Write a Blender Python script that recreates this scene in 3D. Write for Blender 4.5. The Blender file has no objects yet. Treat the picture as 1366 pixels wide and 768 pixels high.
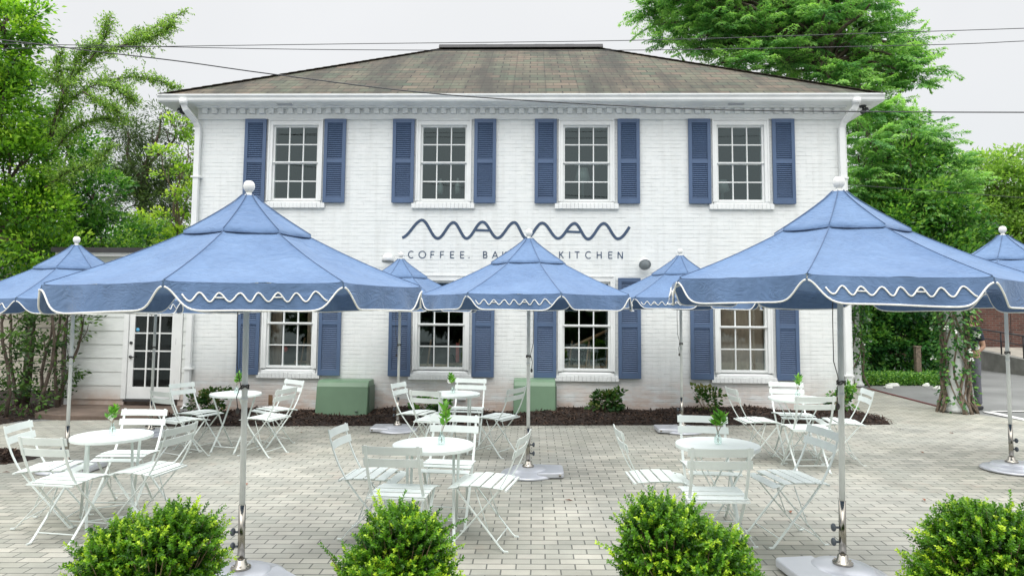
import bpy, bmesh, math, random
import numpy as np
from mathutils import Vector, Matrix
R = math.radians
rng = np.random.default_rng(11)
random.seed(5)
scn = bpy.context.scene
col = scn.collection
SL = 0.0153                      # the patio falls gently towards the left
YW = 12.55                       # plane of the brick front
def gz(x): return SL * x

# ------------------------------------------------------------------ helpers
class MB:
    """collects simple shapes and links them as ONE mesh object"""
    def __init__(s): s.v = []; s.f = []; s.sm = []
    def add(s, vs, fs, smooth=False):
        n = len(s.v); s.v += [tuple(v) for v in vs]
        s.f += [tuple(i + n for i in f) for f in fs]; s.sm += [smooth] * len(fs)
    def box(s, x0, x1, y0, y1, z0, z1, M=None):
        vs = [Vector(p) for p in ((x0,y0,z0),(x1,y0,z0),(x1,y1,z0),(x0,y1,z0),(x0,y0,z1),(x1,y0,z1),(x1,y1,z1),(x0,y1,z1))]
        if M is not None: vs = [M @ v for v in vs]
        s.add(vs, [(0,3,2,1),(4,5,6,7),(0,1,5,4),(1,2,6,5),(2,3,7,6),(3,0,4,7)])
    def prism(s, prof, x0, x1, axis='x'):
        """closed profile (a,b) extruded along axis"""
        n = len(prof)
        def P(t, a, b): return (t,a,b) if axis == 'x' else ((a,t,b) if axis == 'y' else (a,b,t))
        vs = [P(x0,a,b) for a,b in prof] + [P(x1,a,b) for a,b in prof]
        fs = [(i,(i+1)%n,(i+1)%n+n,i+n) for i in range(n)] + [tuple(range(n-1,-1,-1)), tuple(range(n,2*n))]
        s.add(vs, fs)
    def tube(s, pts, r, n=8, sx=1.0, sy=1.0, up=None, caps=True, smooth=True):
        """swept tube; r number or list; sx/sy flatten the section (sx along side, sy along up)"""
        pts = [Vector(p) for p in pts]; m = len(pts)
        rr = r if hasattr(r, '__len__') else [r] * m
        prev = None; vs = []
        for i, p in enumerate(pts):
            t = (pts[min(i+1,m-1)] - pts[max(i-1,0)])
            if t.length < 1e-9: t = Vector((0,0,1))
            t.normalize()
            if up is not None: side = t.cross(Vector(up))
            elif prev is None:
                side = t.cross(Vector((0,0,1)))
                if side.length < .05: side = t.cross(Vector((0,1,0)))
            else: side = prev - t * prev.dot(t)
            if side.length < 1e-6: side = t.orthogonal()
            side.normalize(); prev = side; w = side.cross(t).normalized()
            for k in range(n):
                a = 2*math.pi*(k + (.5 if n == 4 else 0))/n
                q = 1.41421 if n == 4 else 1
                vs.append(p + side*math.cos(a)*rr[i]*sx*q + w*math.sin(a)*rr[i]*sy*q)
        fs = []
        for i in range(m-1):
            for k in range(n):
                a = i*n+k; b = i*n+(k+1)%n; fs.append((a,b,b+n,a+n))
        if caps: fs += [tuple(range(n-1,-1,-1)), tuple(range((m-1)*n, m*n))]
        s.add(vs, fs, smooth and n > 4)
    def lathe(s, prof, c=(0,0,0), n=32, smooth=True, M=None):
        vs = []; c = Vector(c)
        for r, z in prof:
            for k in range(n):
                a = 2*math.pi*k/n; v = Vector((r*math.cos(a), r*math.sin(a), z))
                if M is not None: v = M @ v
                vs.append(v + c)
        fs = []
        for i in range(len(prof)-1):
            for k in range(n):
                a = i*n+k; b = i*n+(k+1)%n; fs.append((a,b,b+n,a+n))
        if prof[0][0] > 1e-6: fs.append(tuple(range(n-1,-1,-1)))
        if prof[-1][0] > 1e-6: fs.append(tuple(range((len(prof)-1)*n, len(prof)*n)))
        s.add(vs, fs, smooth)
    def ball(s, c, r, n=16, sc=(1,1,1)):
        prof = [(math.sin(math.pi*i/n)*1.0, -math.cos(math.pi*i/n)) for i in range(n+1)]
        M = Matrix.Diagonal((r*sc[0], r*sc[1], r*sc[2]))
        s.lathe([(max(a,1e-7),b) for a,b in prof], c, n*2, True, M)
    def mesh(s, name):
        me = bpy.data.meshes.new(name); me.from_pydata(s.v, [], s.f)
        me.polygons.foreach_set('use_smooth', s.sm); me.update(); return me
    def build(s, name, mat, parent=None, bevel=0, loc=None, autosmooth=False):
        me = s.mesh(name)
        if bevel:
            bm = bmesh.new(); bm.from_mesh(me)
            bmesh.ops.remove_doubles(bm, verts=bm.verts, dist=1e-5)
            es = [e for e in bm.edges if len(e.link_faces) == 2 and e.calc_face_angle(0) > .6]
            bmesh.ops.bevel(bm, geom=es, offset=bevel, segments=2, affect='EDGES', profile=.5)
            bm.to_mesh(me); bm.free()
        me.materials.append(mat)
        o = bpy.data.objects.new(name, me); col.objects.link(o)
        if parent is not None: o.parent = parent
        if loc is not None: o.location = loc
        return o
def tag(o, label=None, cat=None, group=None, kind=None):
    if label: o['label'] = label
    if cat: o['category'] = cat
    if group: o['group'] = group
    if kind: o['kind'] = kind
    return o
def empty(name, loc=(0,0,0), rz=0, label=None, cat=None, group=None):
    o = bpy.data.objects.new(name, None); col.objects.link(o); o.empty_display_size = .1
    o.location = loc; o.rotation_euler = (0,0,rz); return tag(o, label, cat, group)
def kids(o): return [c for c in bpy.data.objects if c.parent == o]
def copy_tree(o, parent=None):
    c = o.copy(); col.objects.link(c); c.parent = parent
    for ch in kids(o): copy_tree(ch, c)
    return c
def sstep(a, b, x):
    t = np.clip((x-a)/(b-a), 0, 1); return t*t*(3-2*t)

# ------------------------------------------------------------------ materials
class NT:
    def __init__(s, name):
        s.m = bpy.data.materials.new(name); s.m.use_nodes = True; s.t = s.m.node_tree
        s.t.nodes.clear(); s.out = s.n('ShaderNodeOutputMaterial')
    def n(s, typ, **kw):
        nd = s.t.nodes.new(typ)
        for k, v in kw.items():
            if hasattr(nd, k) and k not in nd.inputs: setattr(nd, k, v)
            else: s.set(nd, k, v)
        return nd
    def set(s, nd, k, v):
        i = nd.inputs[k]
        if isinstance(v, bpy.types.NodeSocket): s.t.links.new(v, i)
        elif hasattr(v, 'outputs'): s.t.links.new(v.outputs[0], i)
        else:
            if isinstance(v, (tuple, list)) and len(v) == 3 and i.type == 'RGBA': v = (*v, 1)
            i.default_value = v
    def coord(s, kind='Object'): return s.n('ShaderNodeTexCoord').outputs[kind]
    def mapping(s, vec, scale=(1,1,1), rot=(0,0,0), loc=(0,0,0)):
        return s.n('ShaderNodeMapping', Vector=vec, Scale=scale, Rotation=rot, Location=loc).outputs[0]
    def noise(s, vec, scale, detail=3, rough=.55, out=0):
        return s.n('ShaderNodeTexNoise', Vector=vec, Scale=scale, Detail=detail, Roughness=rough).outputs[out]
    def ramp(s, fac, stops, interp='LINEAR'):
        nd = s.n('ShaderNodeValToRGB'); nd.color_ramp.interpolation = interp; s.set(nd, 0, fac)
        cr = nd.color_ramp
        while len(cr.elements) < len(stops): cr.elements.new(.5)
        for e, (p, c) in zip(cr.elements, stops):
            e.position = p; e.color = (c, c, c, 1) if not hasattr(c, '__len__') else (*c, 1)
        return nd.outputs[0]
    def mix(s, f, a, b, blend='MIX'):
        nd = s.n('ShaderNodeMix', data_type='RGBA', blend_type=blend)
        s.set(nd, 0, f); s.set(nd, 6, a); s.set(nd, 7, b); return nd.outputs[2]
    def math(s, op, a, b=0.0, c=0.0, clamp=False):
        nd = s.n('ShaderNodeMath', operation=op, use_clamp=clamp)
        s.set(nd, 0, a); s.set(nd, 1, b); s.set(nd, 2, c); return nd.outputs[0]
    def sep(s, vec):
        return s.n('ShaderNodeSeparateXYZ', Vector=vec).outputs
    def bump(s, h, strength=.3, dist=.01, normal=None):
        nd = s.n('ShaderNodeBump', Height=h, Strength=strength, Distance=dist)
        if normal is not None: s.set(nd, 'Normal', normal)
        return nd.outputs[0]
    def bsdf(s, color, rough=.6, metal=0, normal=None, **kw):
        nd = s.n('ShaderNodeBsdfPrincipled')
        s.set(nd, 'Base Color', color); s.set(nd, 'Roughness', rough); s.set(nd, 'Metallic', metal)
        if normal is not None: s.set(nd, 'Normal', normal)
        for k, v in kw.items(): s.set(nd, k.replace('_', ' '), v)
        s.t.links.new(nd.outputs[0], s.out.inputs[0]); return nd
def simple(name, c, rough=.5, metal=0, var=.08, scale=6, bump=0, bscale=60, spec=.5):
    t = NT(name); v = t.coord()
    nz = t.noise(v, scale, 4)
    dark = tuple(x*(1-var*2) for x in c); lite = tuple(min(1, x*(1+var)) for x in c)
    cc = t.ramp(nz, [(.3, dark), (.7, lite)])
    nor = t.bump(t.noise(v, bscale, 3), bump, .004) if bump else None
    t.bsdf(cc, rough, metal, nor, Specular_IOR_Level=spec); return t.m
M = {}
M['white_metal'] = simple('white_metal', (.73,.79,.76), .4, 0, .05, 3, .04, 40)
M['white_paint'] = simple('white_paint', (.79,.81,.80), .5, 0, .04, 2.5, .1, 30)
M['pole'] = simple('pole_coating', (.76,.79,.76), .5, 0, .06, 5)
M['chrome'] = simple('chrome', (.36,.34,.30), .16, 1.0, .05, 3)
M['silver'] = simple('silver_paint', (.56,.58,.62), .33, .35, .05, 3, .05, 30)
M['black'] = simple('black_plastic', (.03,.032,.036), .4, 0, .1)
M['knob'] = simple('knob_plastic', (.07,.085,.10), .5, 0, .1)
M['cord_white'] = simple('white_cord', (.80,.80,.76), .8, 0, .06, 30)
M['rope'] = simple('rope', (.09,.085,.08), .9, 0, .2, 60)
M['green_box'] = simple('green_enamel', (.155,.255,.16), .42, 0, .07, 1.6, .1, 8)
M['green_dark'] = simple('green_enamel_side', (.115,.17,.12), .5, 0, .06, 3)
M['bark'] = simple('bark', (.11,.085,.065), .9, 0, .25, 14, .6, 30)
M['bark_pale'] = simple('pale_bark', (.20,.155,.115), .9, 0, .3, 18, .6, 40)
M['concrete'] = simple('concrete', (.22,.22,.20), .9, 0, .18, 2.5, .4, 25)
M['ramp_deck'] = simple('ramp_deck', (.36,.33,.28), .9, 0, .12, 3, .3, 25)
M['asphalt'] = simple('asphalt', (.20,.205,.20), .92, 0, .14, .7, .5, 60)
M['marking'] = simple('road_paint', (.68,.68,.66), .8, 0, .08, 8)
M['blossom'] = simple('blossom', (.82,.83,.78), .7, 0, .04)
M['dark_trim'] = simple('dark_trim', (.035,.035,.036), .6, 0, .1)
M['navy_paint'] = simple('navy_paint', (.045,.080,.145), .55, 0, .08, 4)
M['dark_red'] = simple('dark_red_paint', (.15,.03,.032), .5, 0, .1)
M['rail_metal'] = simple('railing_metal', (.035,.035,.04), .45, .3, .1)
M['lens'] = simple('lamp_lens', (.33,.36,.36), .35, 0, .05)
M['wood_light'] = simple('furniture_wood', (.28,.17,.09), .5, 0, .2, 8)
M['red_item'] = simple('red_item', (.35,.05,.04), .6)
M['skin'] = simple('skin', (.42,.25,.17), .55, 0, .05)
M['navy_shirt'] = simple('navy_shirt', (.018,.024,.04), .85, 0, .1, 20)
M['grey_trousers'] = simple('grey_trousers', (.13,.135,.16), .9, 0, .12, 20)
M['hair'] = simple('hair', (.03,.022,.016), .6)
M['sticker'] = simple('blue_sticker', (.12,.45,.72), .5)
M['fallen'] = simple('fallen_leaf', (.26,.10,.055), .8, 0, .2, 30)
M['pale_debris'] = simple('pale_debris', (.5,.49,.44), .9, 0, .1, 20)
M['twig'] = simple('twig', (.27,.20,.12), .9, 0, .2, 30)

def mat_brick_white():
    t = NT('painted_brick'); v = t.coord(); s = t.sep(v)
    uv = t.n('ShaderNodeCombineXYZ', X=s[0], Y=s[2], Z=0.0).outputs[0]
    wob = t.noise(uv, 7, 2, .5, 1)
    wv = t.n('ShaderNodeVectorMath', operation='MULTIPLY_ADD'); t.set(wv,0,wob); t.set(wv,1,(.006,.009,0)); t.set(wv,2,uv)
    b = t.n('ShaderNodeTexBrick', Vector=wv.outputs[0], Scale=1.0, offset=.5)
    for k, x in (('Color1',(.80,.82,.82,1)),('Color2',(.735,.765,.77,1)),('Mortar',(.56,.59,.60,1)),('Mortar Size',.0048),('Mortar Smooth',.35),('Bias',-.3),('Brick Width',.2143),('Row Height',.0714)): b.inputs[k].default_value = x
    fac = b.outputs['Fac']
    row = t.math('ADD', t.math('DIVIDE', s[2], .0714), t.math('MULTIPLY', t.noise(t.mapping(uv,(2.2,6,1)), 1.5, 4), .22))
    dd = t.math('ABSOLUTE', t.math('SUBTRACT', t.math('FRACT', row), .5))
    hl = t.ramp(dd, [(.425,0.),(.485,1.)])
    brk = t.ramp(t.noise(t.mapping(uv, (3.2,12,1)), 1.4, 5, .65), [(.40,.12),(.60,1.)])
    hl = t.math('MULTIPLY', hl, brk)
    vl = t.math('MULTIPLY', fac, t.ramp(t.noise(t.mapping(uv,(5,5,1)), 2.1, 3), [(.45,.04),(.66,.5)]))
    mf = t.math('MAXIMUM', hl, vl)
    base = t.ramp(t.noise(t.mapping(uv,(2.5,9,1)), 1.2, 5), [(.3,(.745,.775,.765)),(.7,(.82,.84,.825))])
    bright = t.mix(t.math('MULTIPLY', mf, .68), base, (.44,.47,.475))
    # worn, peach coloured courses near the soil
    zz = s[2]
    lo = t.math('SUBTRACT', 1.0, t.math('DIVIDE', zz, .75), clamp=True)
    pat = t.ramp(t.noise(t.mapping(uv, (1.1,3.5,1)), 1.6, 5, .65), [(.36,0.0),(.56,1.0)])
    wf = t.math('MULTIPLY', t.math('POWER', lo, 1.1), pat)
    wf = t.math('MULTIPLY', wf, .8)
    c2 = t.mix(wf, bright, (.60,.41,.30))
    # faint streaks of dirt under sills
    st = t.ramp(t.noise(t.mapping(uv, (5,.35,1)), 1.5, 4), [(.48,0.0),(.8,.34)])
    c3 = t.mix(st, c2, (.52,.53,.50))
    h1 = t.math('SUBTRACT', 1.0, t.math('MAXIMUM', mf, t.math('MULTIPLY', fac, .25)))
    h2 = t.math('MULTIPLY', t.noise(uv, 38, 4), .35)
    nor = t.bump(t.math('ADD', h1, h2), .75, .007)
    t.bsdf(c3, .6, 0, nor); return t.m
M['brick_white'] = mat_brick_white()
def mat_brick(name, c1, c2, mort, w=.2143, h=.0714, ms=.010, xz=True, bump=.5, rough=.9, scale=1):
    t = NT(name); v = t.coord(); s = t.sep(v)
    uv = t.n('ShaderNodeCombineXYZ', X=t.math('ADD', s[0], s[1]), Y=s[2], Z=0.0).outputs[0] if xz else v
    b = t.n('ShaderNodeTexBrick', Vector=uv, Scale=1.0, offset=.5)
    for k, x in (('Color1',(*c1,1)),('Color2',(*c2,1)),('Mortar',(*mort,1)),('Mortar Size',ms),('Mortar Smooth',.2),('Bias',0.),('Brick Width',w),('Row Height',h)): b.inputs[k].default_value = x
    n2 = t.ramp(t.noise(uv, 3, 5), [(.3,.75),(.7,1.1)])
    c = t.mix(1.0, b.outputs['Color'], n2, 'MULTIPLY')
    nor = t.bump(t.math('SUBTRACT', 1.0, b.outputs['Fac']), bump, .008)
    t.bsdf(c, rough, 0, nor); return t.m
M['brick_red'] = mat_brick('red_brick', (.17,.07,.05), (.10,.045,.035), (.17,.14,.12))
def mat_pavers():
    t = NT('grey_pavers'); v = t.coord(); s = t.sep(v)
    uv = t.n('ShaderNodeCombineXYZ', X=s[0], Y=s[1], Z=0.0).outputs[0]
    wob = t.noise(uv, 5, 2, .5, 1)
    wv = t.n('ShaderNodeVectorMath', operation='MULTIPLY_ADD'); t.set(wv,0,wob); t.set(wv,1,(.006,.006,0)); t.set(wv,2,uv)
    def br(c1, c2, mo, bias=0.):
        b = t.n('ShaderNodeTexBrick', Vector=wv.outputs[0], Scale=1.0, offset=.5)
        for k, x in (('Color1',c1),('Color2',c2),('Mortar',mo),('Mortar Size',.0054),('Mortar Smooth',.2),('Bias',bias),('Brick Width',.2105),('Row Height',.10525)): b.inputs[k].default_value = (*x,1) if hasattr(x,'__len__') else x
        return b
    b = br((.49,.47,.395), (.31,.315,.26), (.12,.12,.095))
    big = t.noise(uv, .45, 4); mid = t.noise(uv, 2.2, 4); fine = t.noise(uv, 160, 3)
    c = t.mix(t.ramp(big, [(.35,0.),(.65,.55)]), b.outputs['Color'], (.45,.45,.41)); 
    c = t.mix(t.math('MULTIPLY', b.outputs['Fac'], .92), c, (.125,.13,.115))
    c = t.mix(1.0, c, t.ramp(mid, [(.3,.80),(.7,1.10)]), 'MULTIPLY')
    c = t.mix(1.0, c, t.ramp(t.noise(t.mapping(uv,(.5,1.6,1)), .9, 4), [(.35,.86),(.65,1.06)]), 'MULTIPLY')
    c = t.mix(1.0, c, t.ramp(fine, [(.3,.88),(.7,1.06)]), 'MULTIPLY')
    # rusty and sandy stains on some stones
    pk = t.ramp(t.noise(uv, 1.7, 5, .7), [(.60,0.),(.74,.38)])
    c = t.mix(pk, c, (.46,.35,.28))
    gr = t.ramp(t.noise(t.mapping(uv, loc=(9,4,0)), 1.1, 5, .7), [(.52,0.),(.75,.35)])
    c = t.mix(gr, c, (.27,.30,.27))
    h = t.math('ADD', t.math('SUBTRACT', 1.0, b.outputs['Fac']), t.math('MULTIPLY', fine, .12))
    h = t.math('ADD', h, t.math('MULTIPLY', mid, .3))
    t.bsdf(c, t.ramp(mid, [(.3,.62),(.7,.82)]), 0, t.bump(h, .6, .006)); return t.m
M['pavers'] = mat_pavers()
def mat_roof():
    t = NT('roof_shingles'); v = t.coord('UV'); s = t.sep(v)
    b = t.n('ShaderNodeTexBrick', Vector=v, Scale=1.0, offset=.5, offset_frequency=2, squash=1.0)
    for k, x in (('Color1',(.25,.165,.135,1)),('Color2',(.13,.20,.14,1)),('Mortar',(.028,.027,.024,1)),('Mortar Size',.011),('Mortar Smooth',.25),('Bias',0.),('Brick Width',.30),('Row Height',.26)): b.inputs[k].default_value = x
    b2 = t.n('ShaderNodeTexBrick', Vector=t.mapping(v, loc=(.15,0,0)), Scale=1.0, offset=.5)
    for k, x in (('Color1',(.34,.27,.21,1)),('Color2',(.06,.07,.055,1)),('Mortar',(.028,.027,.024,1)),('Mortar Size',.011),('Mortar Smooth',.3),('Bias',-.1),('Brick Width',.60),('Row Height',.26)): b2.inputs[k].default_value = x
    c = t.mix(.45, b.outputs['Color'], b2.outputs['Color'])
    nz = t.noise(v, 14, 4, .7, 1)
    c = t.mix(.16, c, nz, 'OVERLAY')
    streak = t.ramp(t.noise(t.mapping(v, (1.1,.16,1)), 1.3, 5, .6), [(.42,0.),(.62,.85)])
    c = t.mix(streak, c, (.055,.05,.043))
    gran = t.ramp(t.noise(v, 150, 2), [(.3,.7),(.7,1.2)])
    c = t.mix(1.0, c, gran, 'MULTIPLY')
    c = t.mix(1.0, c, (.50,.52,.46), 'MULTIPLY')
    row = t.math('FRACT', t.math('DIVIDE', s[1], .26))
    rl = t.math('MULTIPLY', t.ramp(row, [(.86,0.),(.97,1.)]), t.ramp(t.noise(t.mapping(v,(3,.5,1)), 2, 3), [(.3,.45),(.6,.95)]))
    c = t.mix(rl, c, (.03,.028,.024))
    h = t.math('ADD', t.math('MULTIPLY', t.math('SUBTRACT', 1.0, row), .8), t.math('SUBTRACT', 1.0, b.outputs['Fac']))
    t.bsdf(c, .9, 0, t.bump(h, .8, .012)); return t.m
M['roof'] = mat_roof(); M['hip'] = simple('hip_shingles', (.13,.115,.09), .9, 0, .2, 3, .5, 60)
def mat_fabric(name='blue_canvas', f=1.0):
    t = NT(name); v = t.coord(); info = t.n('ShaderNodeObjectInfo')
    vv = t.n('ShaderNodeVectorMath', operation='ADD'); t.set(vv,0,v)
    rr = t.n('ShaderNodeCombineXYZ', X=t.math('MULTIPLY', info.outputs['Random'], 13.), Y=0.0, Z=0.0); t.set(vv,1,rr)
    vec = vv.outputs[0]
    nz = t.noise(vec, 2.2, 5, .6)
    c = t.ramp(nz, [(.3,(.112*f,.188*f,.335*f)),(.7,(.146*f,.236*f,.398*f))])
    fade = t.ramp(t.noise(t.mapping(vec, (7,7,1.5)), 3, 4), [(.3,.93),(.7,1.05)])
    c = t.mix(1.0, c, fade, 'MULTIPLY')
    weave = t.math('MULTIPLY', t.noise(vec, 420, 2), .25)
    wr = t.n('ShaderNodeTexNoise', Vector=t.mapping(vec, (1.6,1.6,2.4)), Scale=2.4, Detail=3, Roughness=.5, Distortion=.5).outputs[0]
    w2 = t.n('ShaderNodeTexNoise', Vector=t.mapping(vec, (3,3,9), rot=(.3,.2,.8)), Scale=1.6, Detail=4, Roughness=.6, Distortion=.8).outputs[0]
    cre = t.math('MINIMUM', t.math('ABSOLUTE', t.math('SUBTRACT', wr, .5)), t.math('MULTIPLY', t.math('ABSOLUTE', t.math('SUBTRACT', w2, .5)), 1.3))
    h = t.math('ADD', t.math('MULTIPLY', cre, -1.6), t.math('MULTIPLY', weave, .03))
    nor = t.bump(h, .42, .05)
    d = t.n('ShaderNodeBsdfPrincipled'); t.set(d,'Base Color',c); t.set(d,'Roughness',.85); t.set(d,'Normal',nor); t.set(d,'Specular IOR Level',.25); t.set(d,'Sheen Weight',.15)
    tr = t.n('ShaderNodeBsdfTranslucent'); t.set(tr,'Color',c); t.set(tr,'Normal',nor)
    mx = t.n('ShaderNodeMixShader'); t.set(mx,0,.08); t.t.links.new(d.outputs[0], mx.inputs[1]); t.t.links.new(tr.outputs[0], mx.inputs[2])
    t.t.links.new(mx.outputs[0], t.out.inputs[0]); return t.m
M['canvas'] = mat_fabric(); M['canvas_shaded'] = mat_fabric('shaded_blue_canvas', .84)  # second canvas is darker: shade on the upright valances put into its colour
M['navy_bind'] = simple('navy_binding', (.075,.125,.225), .8); M['shutter'] = simple('blue_shutter_paint', (.078,.127,.225), .5, 0, .06, 2, .08, 30)
def mat_glass(name, refl, tint=(.8,.85,.84)):
    t = NT(name); v = t.coord()
    g = t.n('ShaderNodeBsdfGlossy'); t.set(g,'Roughness',.02); t.set(g,'Color',(.80,.96,.96,1))
    t.set(g,'Normal', t.bump(t.noise(v, 1.6, 2), .05, .02))
    tr = t.n('ShaderNodeBsdfTransparent'); t.set(tr,'Color',(*tint,1))
    mx = t.n('ShaderNodeMixShader'); t.set(mx,0,refl); t.t.links.new(tr.outputs[0], mx.inputs[1]); t.t.links.new(g.outputs[0], mx.inputs[2])
    t.t.links.new(mx.outputs[0], t.out.inputs[0]); return t.m
M['glass'] = mat_glass('window_glass', .115, (.6,.68,.66))
M['glass_low'] = mat_glass('window_glass_ground_floor', .13)
M['glass_door'] = mat_glass('door_glass', .05, (.5,.5,.5)); M['clear_glass'] = mat_glass('vase_glass', .14, (.95,.97,.96))
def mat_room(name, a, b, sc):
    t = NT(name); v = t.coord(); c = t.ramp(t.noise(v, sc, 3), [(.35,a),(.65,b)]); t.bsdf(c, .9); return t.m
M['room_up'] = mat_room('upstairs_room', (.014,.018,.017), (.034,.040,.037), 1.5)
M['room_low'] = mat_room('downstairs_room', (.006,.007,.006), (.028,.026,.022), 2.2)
M['room_brown'] = mat_room('brown_blind', (.22,.16,.12), (.34,.26,.20), 1.2)
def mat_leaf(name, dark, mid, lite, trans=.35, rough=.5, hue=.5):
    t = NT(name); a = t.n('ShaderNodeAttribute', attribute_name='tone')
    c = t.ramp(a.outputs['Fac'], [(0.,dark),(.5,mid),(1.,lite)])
    p = t.n('ShaderNodeBsdfPrincipled'); t.set(p,'Base Color',c); t.set(p,'Roughness',rough); t.set(p,'Specular IOR Level',.35)
    tr = t.n('ShaderNodeBsdfTranslucent'); t.set(tr,'Color', t.mix(1.0, c, (1.25,1.35,.6), 'MULTIPLY'))
    mx = t.n('ShaderNodeMixShader'); t.set(mx,0,trans); t.t.links.new(p.outputs[0], mx.inputs[1]); t.t.links.new(tr.outputs[0], mx.inputs[2])
    t.t.links.new(mx.outputs[0], t.out.inputs[0]); return t.m
M['leaf_bright'] = mat_leaf('bright_leaves', (.035,.12,.014), (.20,.43,.035), (.52,.74,.09), .42)
M['leaf_glossy'] = mat_leaf('glossy_leaves', (.018,.075,.018), (.085,.25,.045), (.32,.55,.10), .38, .35)
M['leaf_elm'] = mat_leaf('elm_leaves', (.06,.14,.04), (.20,.36,.08), (.42,.58,.15), .45)
M['leaf_pine'] = mat_leaf('pine_needles', (.025,.055,.018), (.07,.13,.035), (.15,.23,.06), .3)
M['leaf_maple'] = mat_leaf('maple_leaves', (.08,.18,.025), (.30,.50,.06), (.62,.76,.14), .45)
M['leaf_cypress'] = mat_leaf('cypress_sprays', (.022,.10,.034), (.135,.34,.10), (.40,.64,.22), .45, .7)
M['leaf_box'] = mat_leaf('boxwood_leaves', (.014,.065,.008), (.12,.30,.018), (.56,.74,.05), .35, .3)
M['leaf_ivy'] = mat_leaf('ivy_leaves', (.012,.060,.018), (.06,.20,.045), (.26,.50,.09), .35, .35)
M['leaf_pale'] = mat_leaf('pale_tree_leaves', (.11,.22,.05), (.25,.42,.09), (.42,.60,.16), .5)
M['leaf_shade'] = mat_leaf('shade_leaves', (.012,.035,.01), (.045,.105,.022), (.13,.25,.05), .3, .35)
M['leaf_posy'] = mat_leaf('posy_leaves', (.05,.16,.02), (.12,.33,.04), (.26,.50,.08), .4, .35)
M['leaf_hydra'] = mat_leaf('hydrangea_leaves', (.02,.065,.015), (.055,.14,.025), (.24,.22,.08), .3)
M['mulch'] = mat_leaf('mulch_chips', (.018,.011,.008), (.055,.034,.024), (.13,.085,.06), 0, .95)
M['soil'] = simple('mulch_soil', (.030,.020,.015), 1, 0, .3, 30, 1, 90)
M['dirt'] = simple('brown_slab', (.155,.115,.09), .95, 0, .18, 3, .4, 40)

# ------------------------------------------------------------------ leaves
def leaf_obj(name, pos, ax, nor, ln, wd, tone, mat, parent=None, fold=.18):
    """one mesh of folded leaves: base, two sides, tip"""
    pos = np.asarray(pos, float); n = len(pos)
    ax = ax/np.linalg.norm(ax, axis=1, keepdims=True)
    nor = nor - ax*(nor*ax).sum(1, keepdims=True); nor /= np.linalg.norm(nor, axis=1, keepdims=True)+1e-9
    side = np.cross(ax, nor)
    ln = np.broadcast_to(ln, (n,))[:,None]; wd = np.broadcast_to(wd, (n,))[:,None]
    V = np.empty((n,4,3))
    V[:,0] = pos; V[:,2] = pos + ax*ln
    mid = pos + ax*ln*.45 + nor*wd*fold
    V[:,1] = mid - side*wd*.5; V[:,3] = mid + side*wd*.5
    me = bpy.data.meshes.new(name); me.vertices.add(4*n); me.vertices.foreach_set('co', V.ravel())
    b = np.arange(n)[:,None]*4; T = np.concatenate([b+0,b+1,b+2,b+0,b+2,b+3], 1).ravel().astype(np.int32)
    me.loops.add(6*n); me.loops.foreach_set('vertex_index', T)
    me.polygons.add(2*n); me.polygons.foreach_set('loop_start', np.arange(0,6*n,3,dtype=np.int32))
    me.update(calc_edges=True)
    at = me.attributes.new('tone', 'FLOAT', 'POINT'); at.data.foreach_set('value', np.repeat(np.clip(tone,0,1),4).astype(np.float32))
    me.materials.append(mat); o = bpy.data.objects.new(name, me); col.objects.link(o)
    if parent is not None: o.parent = parent
    return o
def unit(n): 
    v = rng.normal(size=(n,3)); return v/np.linalg.norm(v, axis=1, keepdims=True)
def crown_points(blobs, dens, rc, per, shell=.55, cz=.62):
    """cluster centres in ellipsoids (c, radii); returns leaf positions, centre offset direction, cluster tone shaded from top to bottom"""
    P=[];D=[];T=[];C=[]
    for c, r in blobs:
        c = np.array(c); r = np.array(r); nc = max(3, int(dens*r[0]*r[2]*(.6+.4*min(1,r[1]))))
        u = unit(nc); rad = (shell + (1-shell)*rng.random(nc)**.6)
        rad *= 1 + .16*np.sin(u[:,0]*5+c[0]*3)*np.cos(u[:,2]*4+c[2])    # uneven outline
        cc = c + u*r*rad[:,None]
        tn = rng.random(nc)
        C.append(cc)
        k = np.repeat(np.arange(nc), per)
        off = np.clip(rng.normal(size=(len(k),3)),-1.7,1.7)*rc*np.array([1,1,cz])
        P.append(cc[k]+off); D.append(u[k]+off/rc*.4)
        T.append(.38+.62*(tn[k]-.5)+.12*u[k][:,2]+.24*off[:,2]/rc+.15*rng.normal(size=len(k)))  # cluster tops lighter, undersides darker: shading put into the leaf tone
    return np.concatenate(P), np.concatenate(D), np.concatenate(T), np.concatenate(C)
def crown(parent, blobs, mat, dens=34, rc=.16, per=60, ln=.085, wd=.05, droop=.0, shell=.55, name='crown', toff=0., cz=.62):
    P,D,T,C = crown_points(blobs, dens, rc, per, shell, cz)
    global NL; NL = globals().get('NL',0)+len(P)
    n = len(P); ax = D + unit(n)*.9 + np.array([0,0,-droop]); nor = unit(n)*.8 + np.array([0,-.15,.8])
    s = .65+.7*rng.random(n)
    leaf_obj(name, P, ax, nor, ln*s, wd*s, T+toff, mat, parent); return C
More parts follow.
